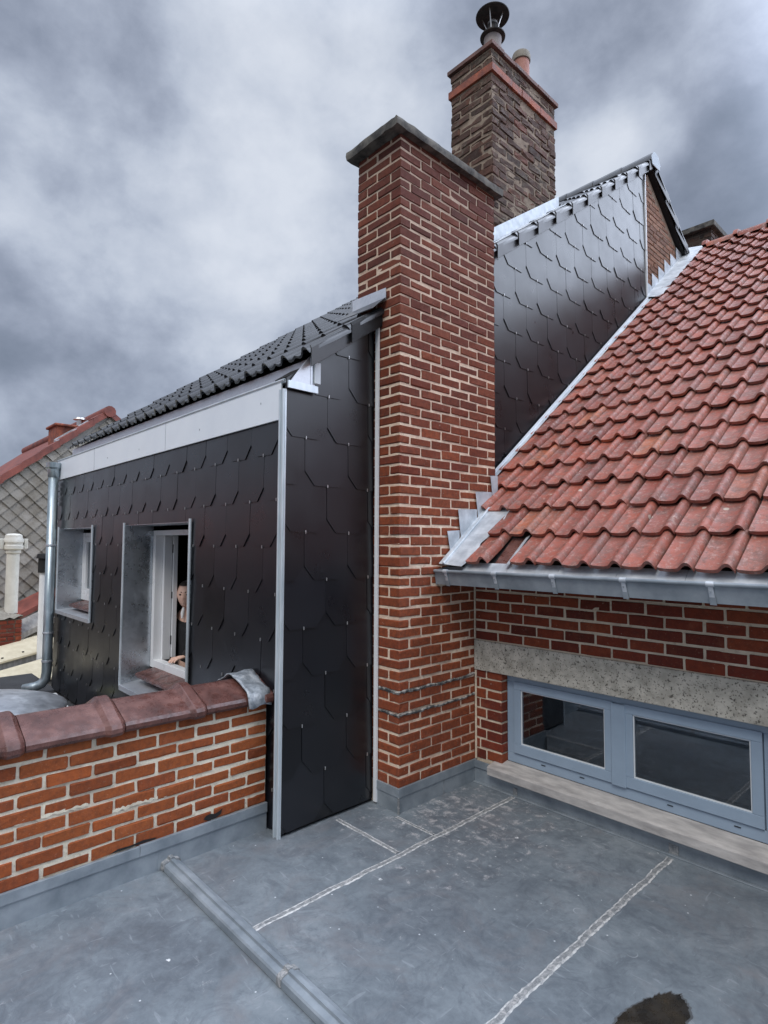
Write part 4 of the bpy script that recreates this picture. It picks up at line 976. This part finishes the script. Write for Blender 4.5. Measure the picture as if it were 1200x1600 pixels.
# gutter
GY = 2.92
gxa, gxb = -2.606, 4.2
gp = [(GY, 1.470), (GY + 0.004, 1.45), (GY + 0.018, 1.385), (GY + 0.105, 1.385), (GY + 0.125, 1.40), (GY + 0.13, 1.500), (GY + 0.128, 1.500), (GY + 0.122, 1.402), (GY + 0.103, 1.388), (GY + 0.020, 1.388), (GY + 0.007, 1.45), (GY + 0.004, 1.470)]
m = len(gp)
gt = MB().add([(x, y, z) for x in (gxa, gxb) for y, z in gp], [(j, (j + 1) % m, (j + 1) % m + m, j + m) for j in range(m)] + [tuple(range(m))[::-1], tuple(range(m, 2 * m))]).build('gutter', 'zinc', rh)
MB().tube([(gxa, GY - 0.006, 1.474), (gxb, GY - 0.006, 1.474)], 0.0105, 12).build('gutter_bead', 'zinc', gt)
MB().prism([(gxa - 0.001, GY - 0.002, 1.478), (gxa - 0.001, GY + 0.13, 1.50), (gxa - 0.001, GY + 0.125, 1.386), (gxa - 0.001, GY + 0.016, 1.382)], (-0.003, 0, 0)).build('gutter_end', 'zinc', gt)
gi = MB(); xx = gxa + 0.18
while xx < gxb:
    gi.prism([(xx + 0.001, 3.03, 1.532), (xx + 0.001, 2.955, 1.455), (xx + 0.001, 2.955, 1.451), (xx + 0.001, 3.03, 1.528)], (min(0.34, gxb - xx), 0, 0)); xx += 0.342
gi.build('eaves_apron', 'zinc_light', gt)
for xb in [-2.509, -2.123, -1.729, -1.330, -0.926] + [-0.926 + 0.4 * q for q in range(1, 12)]:
    b = MB().tube([(xb - 0.017, GY - 0.006, 1.474), (xb + 0.017, GY - 0.006, 1.474)], 0.0135, 12)
    b.prism([(xb - 0.010, GY - 0.006, 1.462), (xb + 0.012, GY - 0.006, 1.462), (xb + 0.014, GY + 0.009, 1.412), (xb - 0.008, GY + 0.009, 1.412)], (0, -0.0035, 0.0))
    br = b.build('bracket', 'zinc_light', gt)
    MB().prism([(xb - 0.012, GY + 0.0065, 1.42), (xb + 0.016, GY + 0.0065, 1.42), (xb + 0.020, GY + 0.0165, 1.378), (xb - 0.008, GY + 0.0165, 1.378)], (0, -0.003, 0)).box(xb - 0.003, xb + 0.004, GY - 0.011, GY - 0.004, 1.436, 1.443).build('bracket_strap', 'zinc', gt)
MB().box(-2.60, 4.2, GY + 0.10, WY + 0.003, 1.400, 1.412).build('soffit', 'black', rh)
MB().prism([(-2.60, GY + 0.135, 1.412), (-2.60, WY + 0.003, 1.412), (-2.60, WY + 0.003, 1.70), (-2.60, GY + 0.135, 1.50)], (0.01, 0, 0)).build('soffit_end', 'black', rh)

# ================================================================== chimney behind the red ridge
dc = thing('dark_chimney', 'small dark brick chimney with a flat cap just behind the red tile ridge', 'chimney', (-3.3, 9.9, 5.0))
brick_mesh('brickwork', 'brick_d', block_bricks(-3.90, -2.97, 9.80, 10.9, 5.0, 6.62, 0.075, 0.22, 0.11, 0.012), dc, 0.006, 0.003, 0.005)
MB().box(-3.895, -2.975, 9.805, 10.895, 4.2, 6.62).build('mortar_core', 'mort_d', dc)
MB().box(-3.97, -2.90, 9.72, 10.98, 6.62, 6.71).build('cap', 'capstone', dc, 0.01)

# ================================================================== far gable house (left)
GX = -14.0
fh = thing('grey_gable_house', 'distant house with grey diamond slate gable, red tile verge and orange chimney', 'house', (-16, 4.4, -3.3))
AY, AZ, GSL = 4.47, 4.60, 0.835
MB().prism([(GX, AY - 6.5, -3.3), (GX, AY + 6.5, -3.3), (GX, AY + 6.5, AZ - GSL * 6.5), (GX, AY, AZ), (GX, AY - 6.5, AZ - GSL * 6.5)], (-8, 0, 0)).build('wall', 'render', fh)
ds = MB(); dw, dhh = 0.152, 0.148
for r_ in range(60):
    for c in range(44):
        cy = AY - 6.6 + c * dw * 2 + (dw if r_ % 2 else 0); cz = -1.2 + r_ * dhh
        if cy > AY + 6.5 or cz > AZ - GSL * abs(cy - AY) - 0.10: continue
        jj = random.gauss(0, 0.006)
        P = [(0, -dhh * 0.97), (dw * 0.97, 0), (0, dhh * 1.1), (-dw * 0.97, 0)]
        ds.add([(GX + 0.05 + jj, cy, cz + P[0][1]), (GX + 0.03 + jj, cy + P[1][0], cz), (GX + 0.006, cy, cz + P[2][1]), (GX + 0.03 + jj, cy + P[3][0], cz),
                (GX + 0.02, cy, cz + P[0][1] + 0.01), (GX + 0.01, cy + P[1][0] - 0.01, cz), (GX + 0.01, cy + P[3][0] + 0.01, cz)],
               [(0, 1, 2, 3), (0, 4, 5, 1), (0, 3, 6, 4)])
ds.build('diamond_slates', 'lslate', fh)
vg = MB()
for sgn in (-1, 1):
    n = 20
    for i in range(n):
        a, b = 6.8 - i * 0.34, 6.8 - (i + 1) * 0.34 - 0.03
        za, zb_ = AZ - GSL * a + 0.10, AZ - GSL * b + 0.07
        ya, yb = AY + sgn * a, AY + sgn * b
        vg.add([(GX + 0.08, ya, za - 0.12), (GX + 0.08, yb, zb_ - 0.12), (GX + 0.07, yb, zb_ + 0.04), (GX + 0.07, ya, za + 0.04), (GX - 0.5, yb, zb_ + 0.05), (GX - 0.5, ya, za + 0.05)],
               [(0, 1, 2, 3), (3, 2, 4, 5)])
vg.build('verge_tiles', 'far_tile', fh)
rf = MB()
for sgn in (-1, 1):
    rf.prism([(GX - 0.02, AY + sgn * 6.8, AZ - GSL * 6.8 + 0.05), (GX - 0.02, AY, AZ + 0.05), (GX - 0.02, AY, AZ - 0.08), (GX - 0.02, AY + sgn * 6.8, AZ - GSL * 6.8 - 0.08)], (-8.2, 0, 0))
rfo = rf.build('roof', 'far_tile', fh)
MB().tube([(GX + 0.1, AY, AZ + 0.05), (GX - 8, AY, AZ + 0.05)], 0.13, 12).build('ridge', 'far_tile', rfo)
fc_ = MB().box(-15.5, -14.8, 3.60, 4.30, 2.9, 4.33).build('far_chimney', 'tileband', fh, 0.01)
MB().box(-15.56, -14.74, 3.55, 4.35, 4.33, 4.39).build('chimney_cap', 'tileband', fc_, 0.02)
MB().tube([(-15.1, 4.17, 4.39), (-15.1, 4.17, 4.62)], 0.07, 12).lathe([(0.02, 0.18), (0.15, 0.20), (0.13, 0.24), (0.02, 0.25)], (-15.1, 4.17, 4.39), 16).build('cowl', 'steel', fc_)
MB().prism([(-14.79, 3.55, 3.88), (-14.79, 4.25, 4.46), (-14.79, 4.25, 4.55), (-14.79, 3.55, 4.0)], (0.3, 0, -0.1)).build('chimney_flashing', 'lead', fc_)

# lean-to roofs of pale boards
bo = thing('board_roof', 'low lean-to roof of pale beige boards beyond the zinc downpipe', 'roof', (-11.5, 2.0, -0.4))
bzf = lambda y, z0, s: z0 + s * (y - 2.0)
def slab(xa, xb, z0, s, th, name, mat, ya=-3.0, yb=6.5):
    return MB().prism([(xa, ya, bzf(ya, z0, s)), (xa, yb, bzf(yb, z0, s)), (xa, yb, bzf(yb, z0, s) - th), (xa, ya, bzf(ya, z0, s) - th)], (xb - xa, 0, 0)).build(name, mat, bo)
slab(-13.9, -11.0, -0.25, 0.19, 0.03, 'upper_boards', 'ply'); slab(-13.5, -11.02, -0.285, 0.19, 0.32, 'upper_edge', 'plyedge')
slab(-10.9, -9.5, -0.36, 0.19, 0.03, 'lower_boards', 'ply'); slab(-10.8, -9.52, -0.395, 0.19, 0.16, 'lower_edge', 'plyedge')
MB().prism([(-13.6, -3, -3.3), (-13.6, 6.5, -3.3), (-13.6, 6.5, -0.1), (-13.6, -3, -1.6)], (4.0, 0, 0)).build('wall', 'slate_back', bo)
nl = MB()
for (x, y) in ((-11.2, 1.85), (-11.25, 2.05), (-11.3, 2.35), (-9.7, 1.72), (-11.22, 1.6)): nl.box(x, x + 0.03, y, y + 0.03, bzf(y, -0.25 if x < -11 else -0.36, 0.19) + 0.001, bzf(y, -0.25 if x < -11 else -0.36, 0.19) + 0.02)
nl.build('fixing', 'black', bo)

# chimney stub with flue, left edge
sb = thing('chimney_stub', 'short square brick chimney stub with rough mortar top at the left edge', 'chimney', (-12.5, 1.9, -0.6))
sbb = block_bricks(-13.0, -12.4, 1.35, 2.56, -0.20, 0.26, 0.075, 0.22, 0.11, 0.012)
brick_mesh('brickwork', 'brick_w', sbb, sb, 0.006, 0.003, 0.004)
MB().box(-12.995, -12.405, 1.355, 2.555, -1.6, 0.26).build('mortar_core', 'mort_d', sb)
mt = MB(); nn = 18; vs = []
for i in range(nn):
    for j in range(10):
        y = 1.33 + 1.25 * i / (nn - 1); x = -13.02 + 0.64 * j / 9
        ed_ = min(i, nn - 1 - i, j, 9 - j); vs.append((x, y, 0.25 + min(ed_, 3) * 0.05 + random.uniform(0, 0.07)))
mt.add(vs, [(i * 10 + j, i * 10 + j + 1, (i + 1) * 10 + j + 1, (i + 1) * 10 + j) for i in range(nn - 1) for j in range(9)], True); mt.build('mortar_flaunching', 'pot_rim', sb, sharp=20)
fx, fy = -12.6, 2.42
fp = thing('flue_pipe', 'ivory plastic flue pipe with boxy cowl in front of the grey slate gable', 'flue pipe', (fx, fy, 0.4))
MB().tube([(fx, fy, 0.35), (fx, fy, 1.44)], 0.105, 20).build('pipe', 'ivory', fp)
MB().lathe([(0.11, 0), (0.125, 0.02), (0.125, 0.06), (0.12, 0.07), (0.16, 0.09), (0.165, 0.15), (0.15, 0.16), (0.15, 0.20), (0.165, 0.21), (0.165, 0.26), (0.14, 0.30), (0.14, 0.34), (0.10, 0.37), (0, 0.38)], (fx, fy, 1.44), 24).build('cowl', 'ivory', fp)
for e in (-1, 1): MB().box(fx - 0.05, fx + 0.05, fy + e * 0.195 - 0.032, fy + e * 0.195 + 0.032, 1.53, 1.72).build('cowl_bracket', 'ivory', fp, 0.01)
tp = thing('thin_flue', 'thin white pipe with black cap standing right behind the downpipe', 'flue pipe', (-11.0, 2.42, -0.4))
MB().tube([(-11.0, 2.56, -0.4), (-11.0, 2.56, 1.15)], 0.06, 14).build('pipe', 'white', tp)
MB().tube([(-11.0, 2.56, 1.15), (-11.0, 2.56, 1.38)], 0.085, 14).lathe([(0.06, 0.23), (0.115, 0.24), (0.10, 0.31), (0, 0.32)], (-11.0, 2.56, 1.15), 14).build('cap', 'black', tp)
# tiled lean-to between gable and boards
lt = MB().prism([(-13.8, 2.2, 0.15), (-13.8, 4.5, 1.35), (-13.8, 4.5, 1.25), (-13.8, 2.2, 0.05)], (0.6, 0, -0.15)).build('red_lean_to', 'far_tile'); recenter(lt, (-13.5, 3, 0.1)); tag(lt, 'sliver of dark red tiled lean-to roof below the grey slate gable', 'lean-to roof')
lt2 = MB().prism([(-13.2, 2.2, -0.10), (-13.2, 4.5, 1.0), (-13.2, 4.5, 0.9), (-13.2, 2.2, -0.2)], (0.7, 0, -0.12)).build('grey_lean_to', 'plyedge'); recenter(lt2, (-12.9, 3, 0)); tag(lt2, 'narrow grey corrugated lean-to roof strip just above the beige boards', 'lean-to roof')

# galvanised dome and packet on the lower roof
gd = MB().lathe([(0.66, -0.05), (0.68, 0.0), (0.675, 0.012), (0.64, 0.03), (0.5, 0.075), (0.32, 0.11), (0.15, 0.128), (0.0, 0.132)], (-5.75, 0.86, 0.27), 56).build('galvanised_lid', 'lidmat', sharp=60)
recenter(gd, (-5.75, 0.86, 0.0)); tag(gd, 'round domed galvanised metal lid on the lower roof behind the parapet', 'metal lid')
lb = MB().lathe([(0.60, -0.33), (0.60, 0.0)], (-5.75, 0.86, 0.27), 40).build('drum', 'galv', gd)
pk = thing('packet', 'white paper packet with a yellow stripe lying beside the galvanised lid', 'packet', (-6.1, 1.6, -0.06))
def packbox(a, b, name, mat, z0, z1, w=0.055):
    a, b = Vector(a), Vector(b); t = (b - a).normalized(); s_ = Vector((-t.y, t.x, 0)) * w
    P = [a + s_, b + s_, b - s_, a - s_]
    return MB().prism([(q.x, q.y, z0) for q in P], (0, 0, z1 - z0)).build(name, mat, pk, 0.006)
packbox((-6.72, 1.66, 0), (-5.5, 1.56, 0), 'body', 'white', 0.02, 0.115, 0.06); packbox((-6.55, 1.646, 0), (-6.36, 1.6305, 0), 'yellow_stripe', 'yellow', 0.1165, 0.119, 0.055)
packbox((-6.15, 1.613, 0), (-5.9, 1.593, 0), 'dark_print', 'black', 0.1165, 0.119, 0.02); packbox((-6.72, 1.66, 0), (-5.5, 1.56, 0), 'base', 'black', -0.06, 0.018, 0.05)

# ================================================================== person at the window
def skin_mesh(name, verts, edges, radii, mat, parent=None, sub=2, root=0, loc=(0, 0, 0)):
    me = bpy.data.meshes.new(name); me.from_pydata([tuple(Vector(v) - Vector(loc)) for v in verts], edges, []); me.materials.append(M[mat])
    o = bpy.data.objects.new(name, me); S.collection.objects.link(o)
    if parent: o.parent = parent
    else: o.location = loc
    o.modifiers.new('skin', 'SKIN')
    for i, r_ in enumerate(radii):
        rr2 = r_ if isinstance(r_, tuple) else (r_, r_)
        me.skin_vertices[0].data[i].radius = rr2; me.skin_vertices[0].data[i].use_root = (i == root)
    s_ = o.modifiers.new('sub', 'SUBSURF'); s_.levels = sub; s_.render_levels = sub
    for p in me.polygons: p.use_smooth = True
    return o
PXY = (-5.295, 2.505); px_, py_ = PXY
hd = Vector((px_ + 0.02, py_ - 0.09, 1.17))
bz = -0.45
def P3(x, y, z): return (px_ + x, py_ + y, bz + z)
# facing: towards the opening and the viewer (+x, -y)
V = [P3(0, 0.0, 0.95), P3(0.0, 0.0, 1.12), P3(0, -0.01, 1.32), P3(0.0, -0.03, 1.45), P3(0.01, -0.06, 1.53),
     P3(0.09, 0.07, 0.90), P3(0.10, 0.07, 0.50), P3(0.10, 0.09, 0.09), P3(0.17, 0.0, 0.03),
     P3(-0.09, -0.04, 0.90), P3(-0.08, -0.05, 0.50), P3(-0.08, -0.03, 0.09), P3(-0.01, -0.12, 0.03),
     P3(0.13, 0.05, 1.42), P3(0.25, 0.0, 1.17), P3(0.265, -0.19, 1.09),
     P3(-0.11, -0.03, 1.40), P3(-0.15, 0.03, 1.14), P3(-0.08, 0.0, 0.90)]
Ed = [(0, 1), (1, 2), (2, 3), (3, 4), (0, 5), (5, 6), (6, 7), (7, 8), (0, 9), (9, 10), (10, 11), (11, 12), (3, 13), (13, 14), (14, 15), (3, 16), (16, 17), (17, 18)]
Rd = [(.15, .12), (.14, .11), (.17, .12), (.11, .09), .055, .09, .065, .045, .04, .09, .065, .045, .04, .07, .052, .040, .07, .052, .040]
person = skin_mesh('person', V, Ed, Rd, 'skin', loc=(px_, py_, bz))
tag(person, 'dark-haired man in a black jacket peering out of the open white window', 'person')
# head with features, joined by the neck
def head_mesh():
    mb = MB(); nu, nv = 28, 22; vs = []
    fd = Vector((0.80, -0.60, -0.05)).normalized(); sdv = Vector((fd.y, -fd.x, 0)).normalized() * -1
    upv = Vector((0, 0, 1))
    for j in range(nv):
        ph = math.pi * j / (nv - 1)
        for i in range(nu):
            th = 2 * math.pi * i / nu
            a, b, c = math.sin(ph) * math.cos(th), math.sin(ph) * math.sin(th), math.cos(ph)   # a forward, b side, c up
            x, y, z = a * 0.096, b * 0.076, c * 0.122
            if c < 0: y *= 1 + 0.28 * c; x *= 1 + 0.10 * c + (0.10 * -c if a > 0 else -0.15 * -c)
            if a > 0.6 and abs(b) < 0.25:
                nz_ = max(0, 1 - abs(c + 0.12) / 0.22) * (1 - abs(b) / 0.25); x += 0.026 * nz_          # nose
                x += 0.007 * max(0, 1 - abs(c + 0.52) / 0.1)                                            # lips
                x += 0.008 * max(0, 1 - abs(c + 0.82) / 0.15)                                           # chin
            if a > 0.4 and 0.15 < abs(b) < 0.6: x -= 0.009 * max(0, 1 - abs(c - 0.06) / 0.14)           # eye sockets
            if a > 0.4: x += 0.004 * max(0, 1 - abs(c - 0.24) / 0.08)                                   # brow
            vs.append(tuple(hd + fd * x + sdv * y + upv * z))
    fc = [(j * nu + i, (j + 1) * nu + i, (j + 1) * nu + (i + 1) % nu, j * nu + (i + 1) % nu) for j in range(nv - 1) for i in range(nu)]
    mb.add(vs, fc, True)
    mb.build('head', 'skin', person, sharp=180)
    hv = []; 
    for j in range(9):
        ph = math.pi * 0.52 * j / 8
        for i in range(nu):
            th = 2 * math.pi * i / nu; a, b = math.cos(th), math.sin(th)
            lim = 0.50 if a > 0.35 else (1.25 if a < -0.2 else 0.86)
            p2 = ph * lim; k = 1.06 + 0.02 * mnoise.noise(Vector((a * 3, b * 3, j)))
            hv.append(tuple(hd + fd * (math.sin(p2) * a * 0.098 * k) + sdv * (math.sin(p2) * b * 0.078 * k) + upv * (math.cos(p2) * 0.124 * k)))
    MB().add(hv, [(j * nu + i, (j + 1) * nu + i, (j + 1) * nu + (i + 1) % nu, j * nu + (i + 1) % nu) for j in range(8) for i in range(nu)], True).build('hair', 'hair', person, sharp=180)
    for sgn in (-1, 1):
        e = hd + fd * 0.083 + sdv * sgn * 0.031 + upv * 0.010
        MB().lathe([(0, 0.009), (0.007, 0.006), (0.0095, 0), (0.007, -0.006), (0, -0.009)], tuple(e), 12).build('eye', 'black', person)
        er = hd + sdv * sgn * 0.078 - fd * 0.005
        MB().lathe([(0, 0.03), (0.010, 0.02), (0.013, 0), (0.009, -0.02), (0, -0.03)], tuple(er), 10).build('ear', 'skin', person)
        eb = [hd + fd * (0.094 - 0.012 * q) + sdv * sgn * (0.014 + 0.013 * q) + upv * (0.031 + 0.003 * (1.5 - abs(q - 1.5))) for q in range(4)]
        MB().tube([tuple(v) for v in eb], 0.0042, 6).build('eyebrow', 'hair', person)
head_mesh()
# jacket over trunk and arms
jv = V[:4] + [V[13], V[14], tuple(Vector(V[15]) + Vector((0.004, -0.03, 0))), V[16], V[17], V[18]]
lo2 = Vector((px_, py_, bz))
jk = skin_mesh('jacket', [tuple(Vector(v) - lo2) for v in jv], [(0, 1), (1, 2), (2, 3), (3, 4), (4, 5), (5, 6), (3, 7), (7, 8), (8, 9)],
               [(.185, .15), (.17, .14), (.20, .15), (.13, .11), .092, .074, .055, .092, .074, .055], 'jacket', person)
sh = MB().tube([tuple(Vector(P3(0.050, -0.120, 1.500))), tuple(Vector(P3(0.075, -0.140, 1.455))), tuple(Vector(P3(0.09, -0.150, 1.41)))], [0.012, 0.018, 0.008], 8).build('shirt_collar', 'shirt', person)
# hand on the window frame: palm and five fingers
def hand(c, fd, up_, side):
    c = Vector(c); fd = Vector(fd).normalized(); sd_ = Vector(side).normalized()
    V2 = [c - fd * 0.05, c, c + fd * 0.045]; E2 = [(0, 1), (1, 2)]; R2 = [(.024, .018), (.034, .016), (.032, .014)]
    for q, ln in zip((-1.5, -0.5, 0.5, 1.5), (0.052, 0.064, 0.060, 0.046)):
        b = len(V2); p0 = c + fd * 0.05 + sd_ * q * 0.018
        V2 += [p0, p0 + fd * ln * 0.55 + Z * -0.006, p0 + fd * ln * 0.85 + Z * -0.022]; E2 += [(2, b), (b, b + 1), (b + 1, b + 2)]; R2 += [.0095, .0085, .007]
    b = len(V2); p0 = c - sd_ * 0.032; V2 += [p0, p0 - sd_ * 0.018 + fd * 0.028, p0 - sd_ * 0.020 + fd * 0.05]; E2 += [(1, b), (b, b + 1), (b + 1, b + 2)]; R2 += [.011, .0095, .008]
    skin_mesh('hand', [tuple(Vector(v) - lo2) for v in V2], E2, R2, 'skin', person, root=1)
hand(Vector(V[15]) + Vector((0.01, -0.05, 0.0)), (0.15, -0.98, -0.1), Z, (0.9, 0.45, 0))
hand(Vector(V[18]) + Vector((0.02, -0.01, -0.05)), (0.2, -0.1, -0.97), Z, (0.6, 0.8, 0))

# ================================================================== row of houses behind the viewer (seen as reflections)
def terrace_house(x0, wd, h, lab):
    y1 = -7.0
    t = thing('terrace_house', lab, 'house', (x0 + wd / 2, y1 - 4, -3.3), 'houses across the yard')
    MB().box(x0, x0 + wd, y1 - 8, y1, -3.3, h).prism([(x0, y1, h), (x0, y1 - 4, h + 2.1), (x0, y1 - 8, h)], (wd, 0, 0)).build('wall', 'brick_d', t)
    MB().prism([(x0 - .1, y1 + .3, h - 0.15), (x0 - .1, y1 - 4, h + 2.25), (x0 - .1, y1 - 8.3, h - 0.15), (x0 - .1, y1 - 8.3, h), (x0 - .1, y1 - 4, h + 2.45), (x0 - .1, y1 + .3, h)], (wd + .2, 0, 0)).build('roof', 'rtile', t)
    for k in range(2):
        for zf_ in (-1.8, 0.9):
            xa = x0 + wd * (0.2 + 0.45 * k)
            wdw = frame(MB(), 'y', y1 - 0.01, y1 + 0.04, xa, xa + 1.1, zf_, zf_ + 1.4, 0.07).build('window', 'white', t)
            MB().box(xa + 0.07, xa + 1.03, y1 + 0.004, y1 + 0.01, zf_ + 0.07, zf_ + 1.33).build('pane', 'glass', wdw)
for i, (x0, h, lab) in enumerate(((-45, 2.0, 'farthest brick terrace house across the yard'), (-36.9, 1.8, 'brick terrace house with a slightly lower roof'), (-28.8, 2.1, 'middle brick terrace house across the yard'), (-20.7, 1.7, 'brick terrace house opposite the grey gable'), (-12.6, 1.9, 'brick terrace house opposite the slate clad front'))):
    terrace_house(x0, 8.0, h, lab)
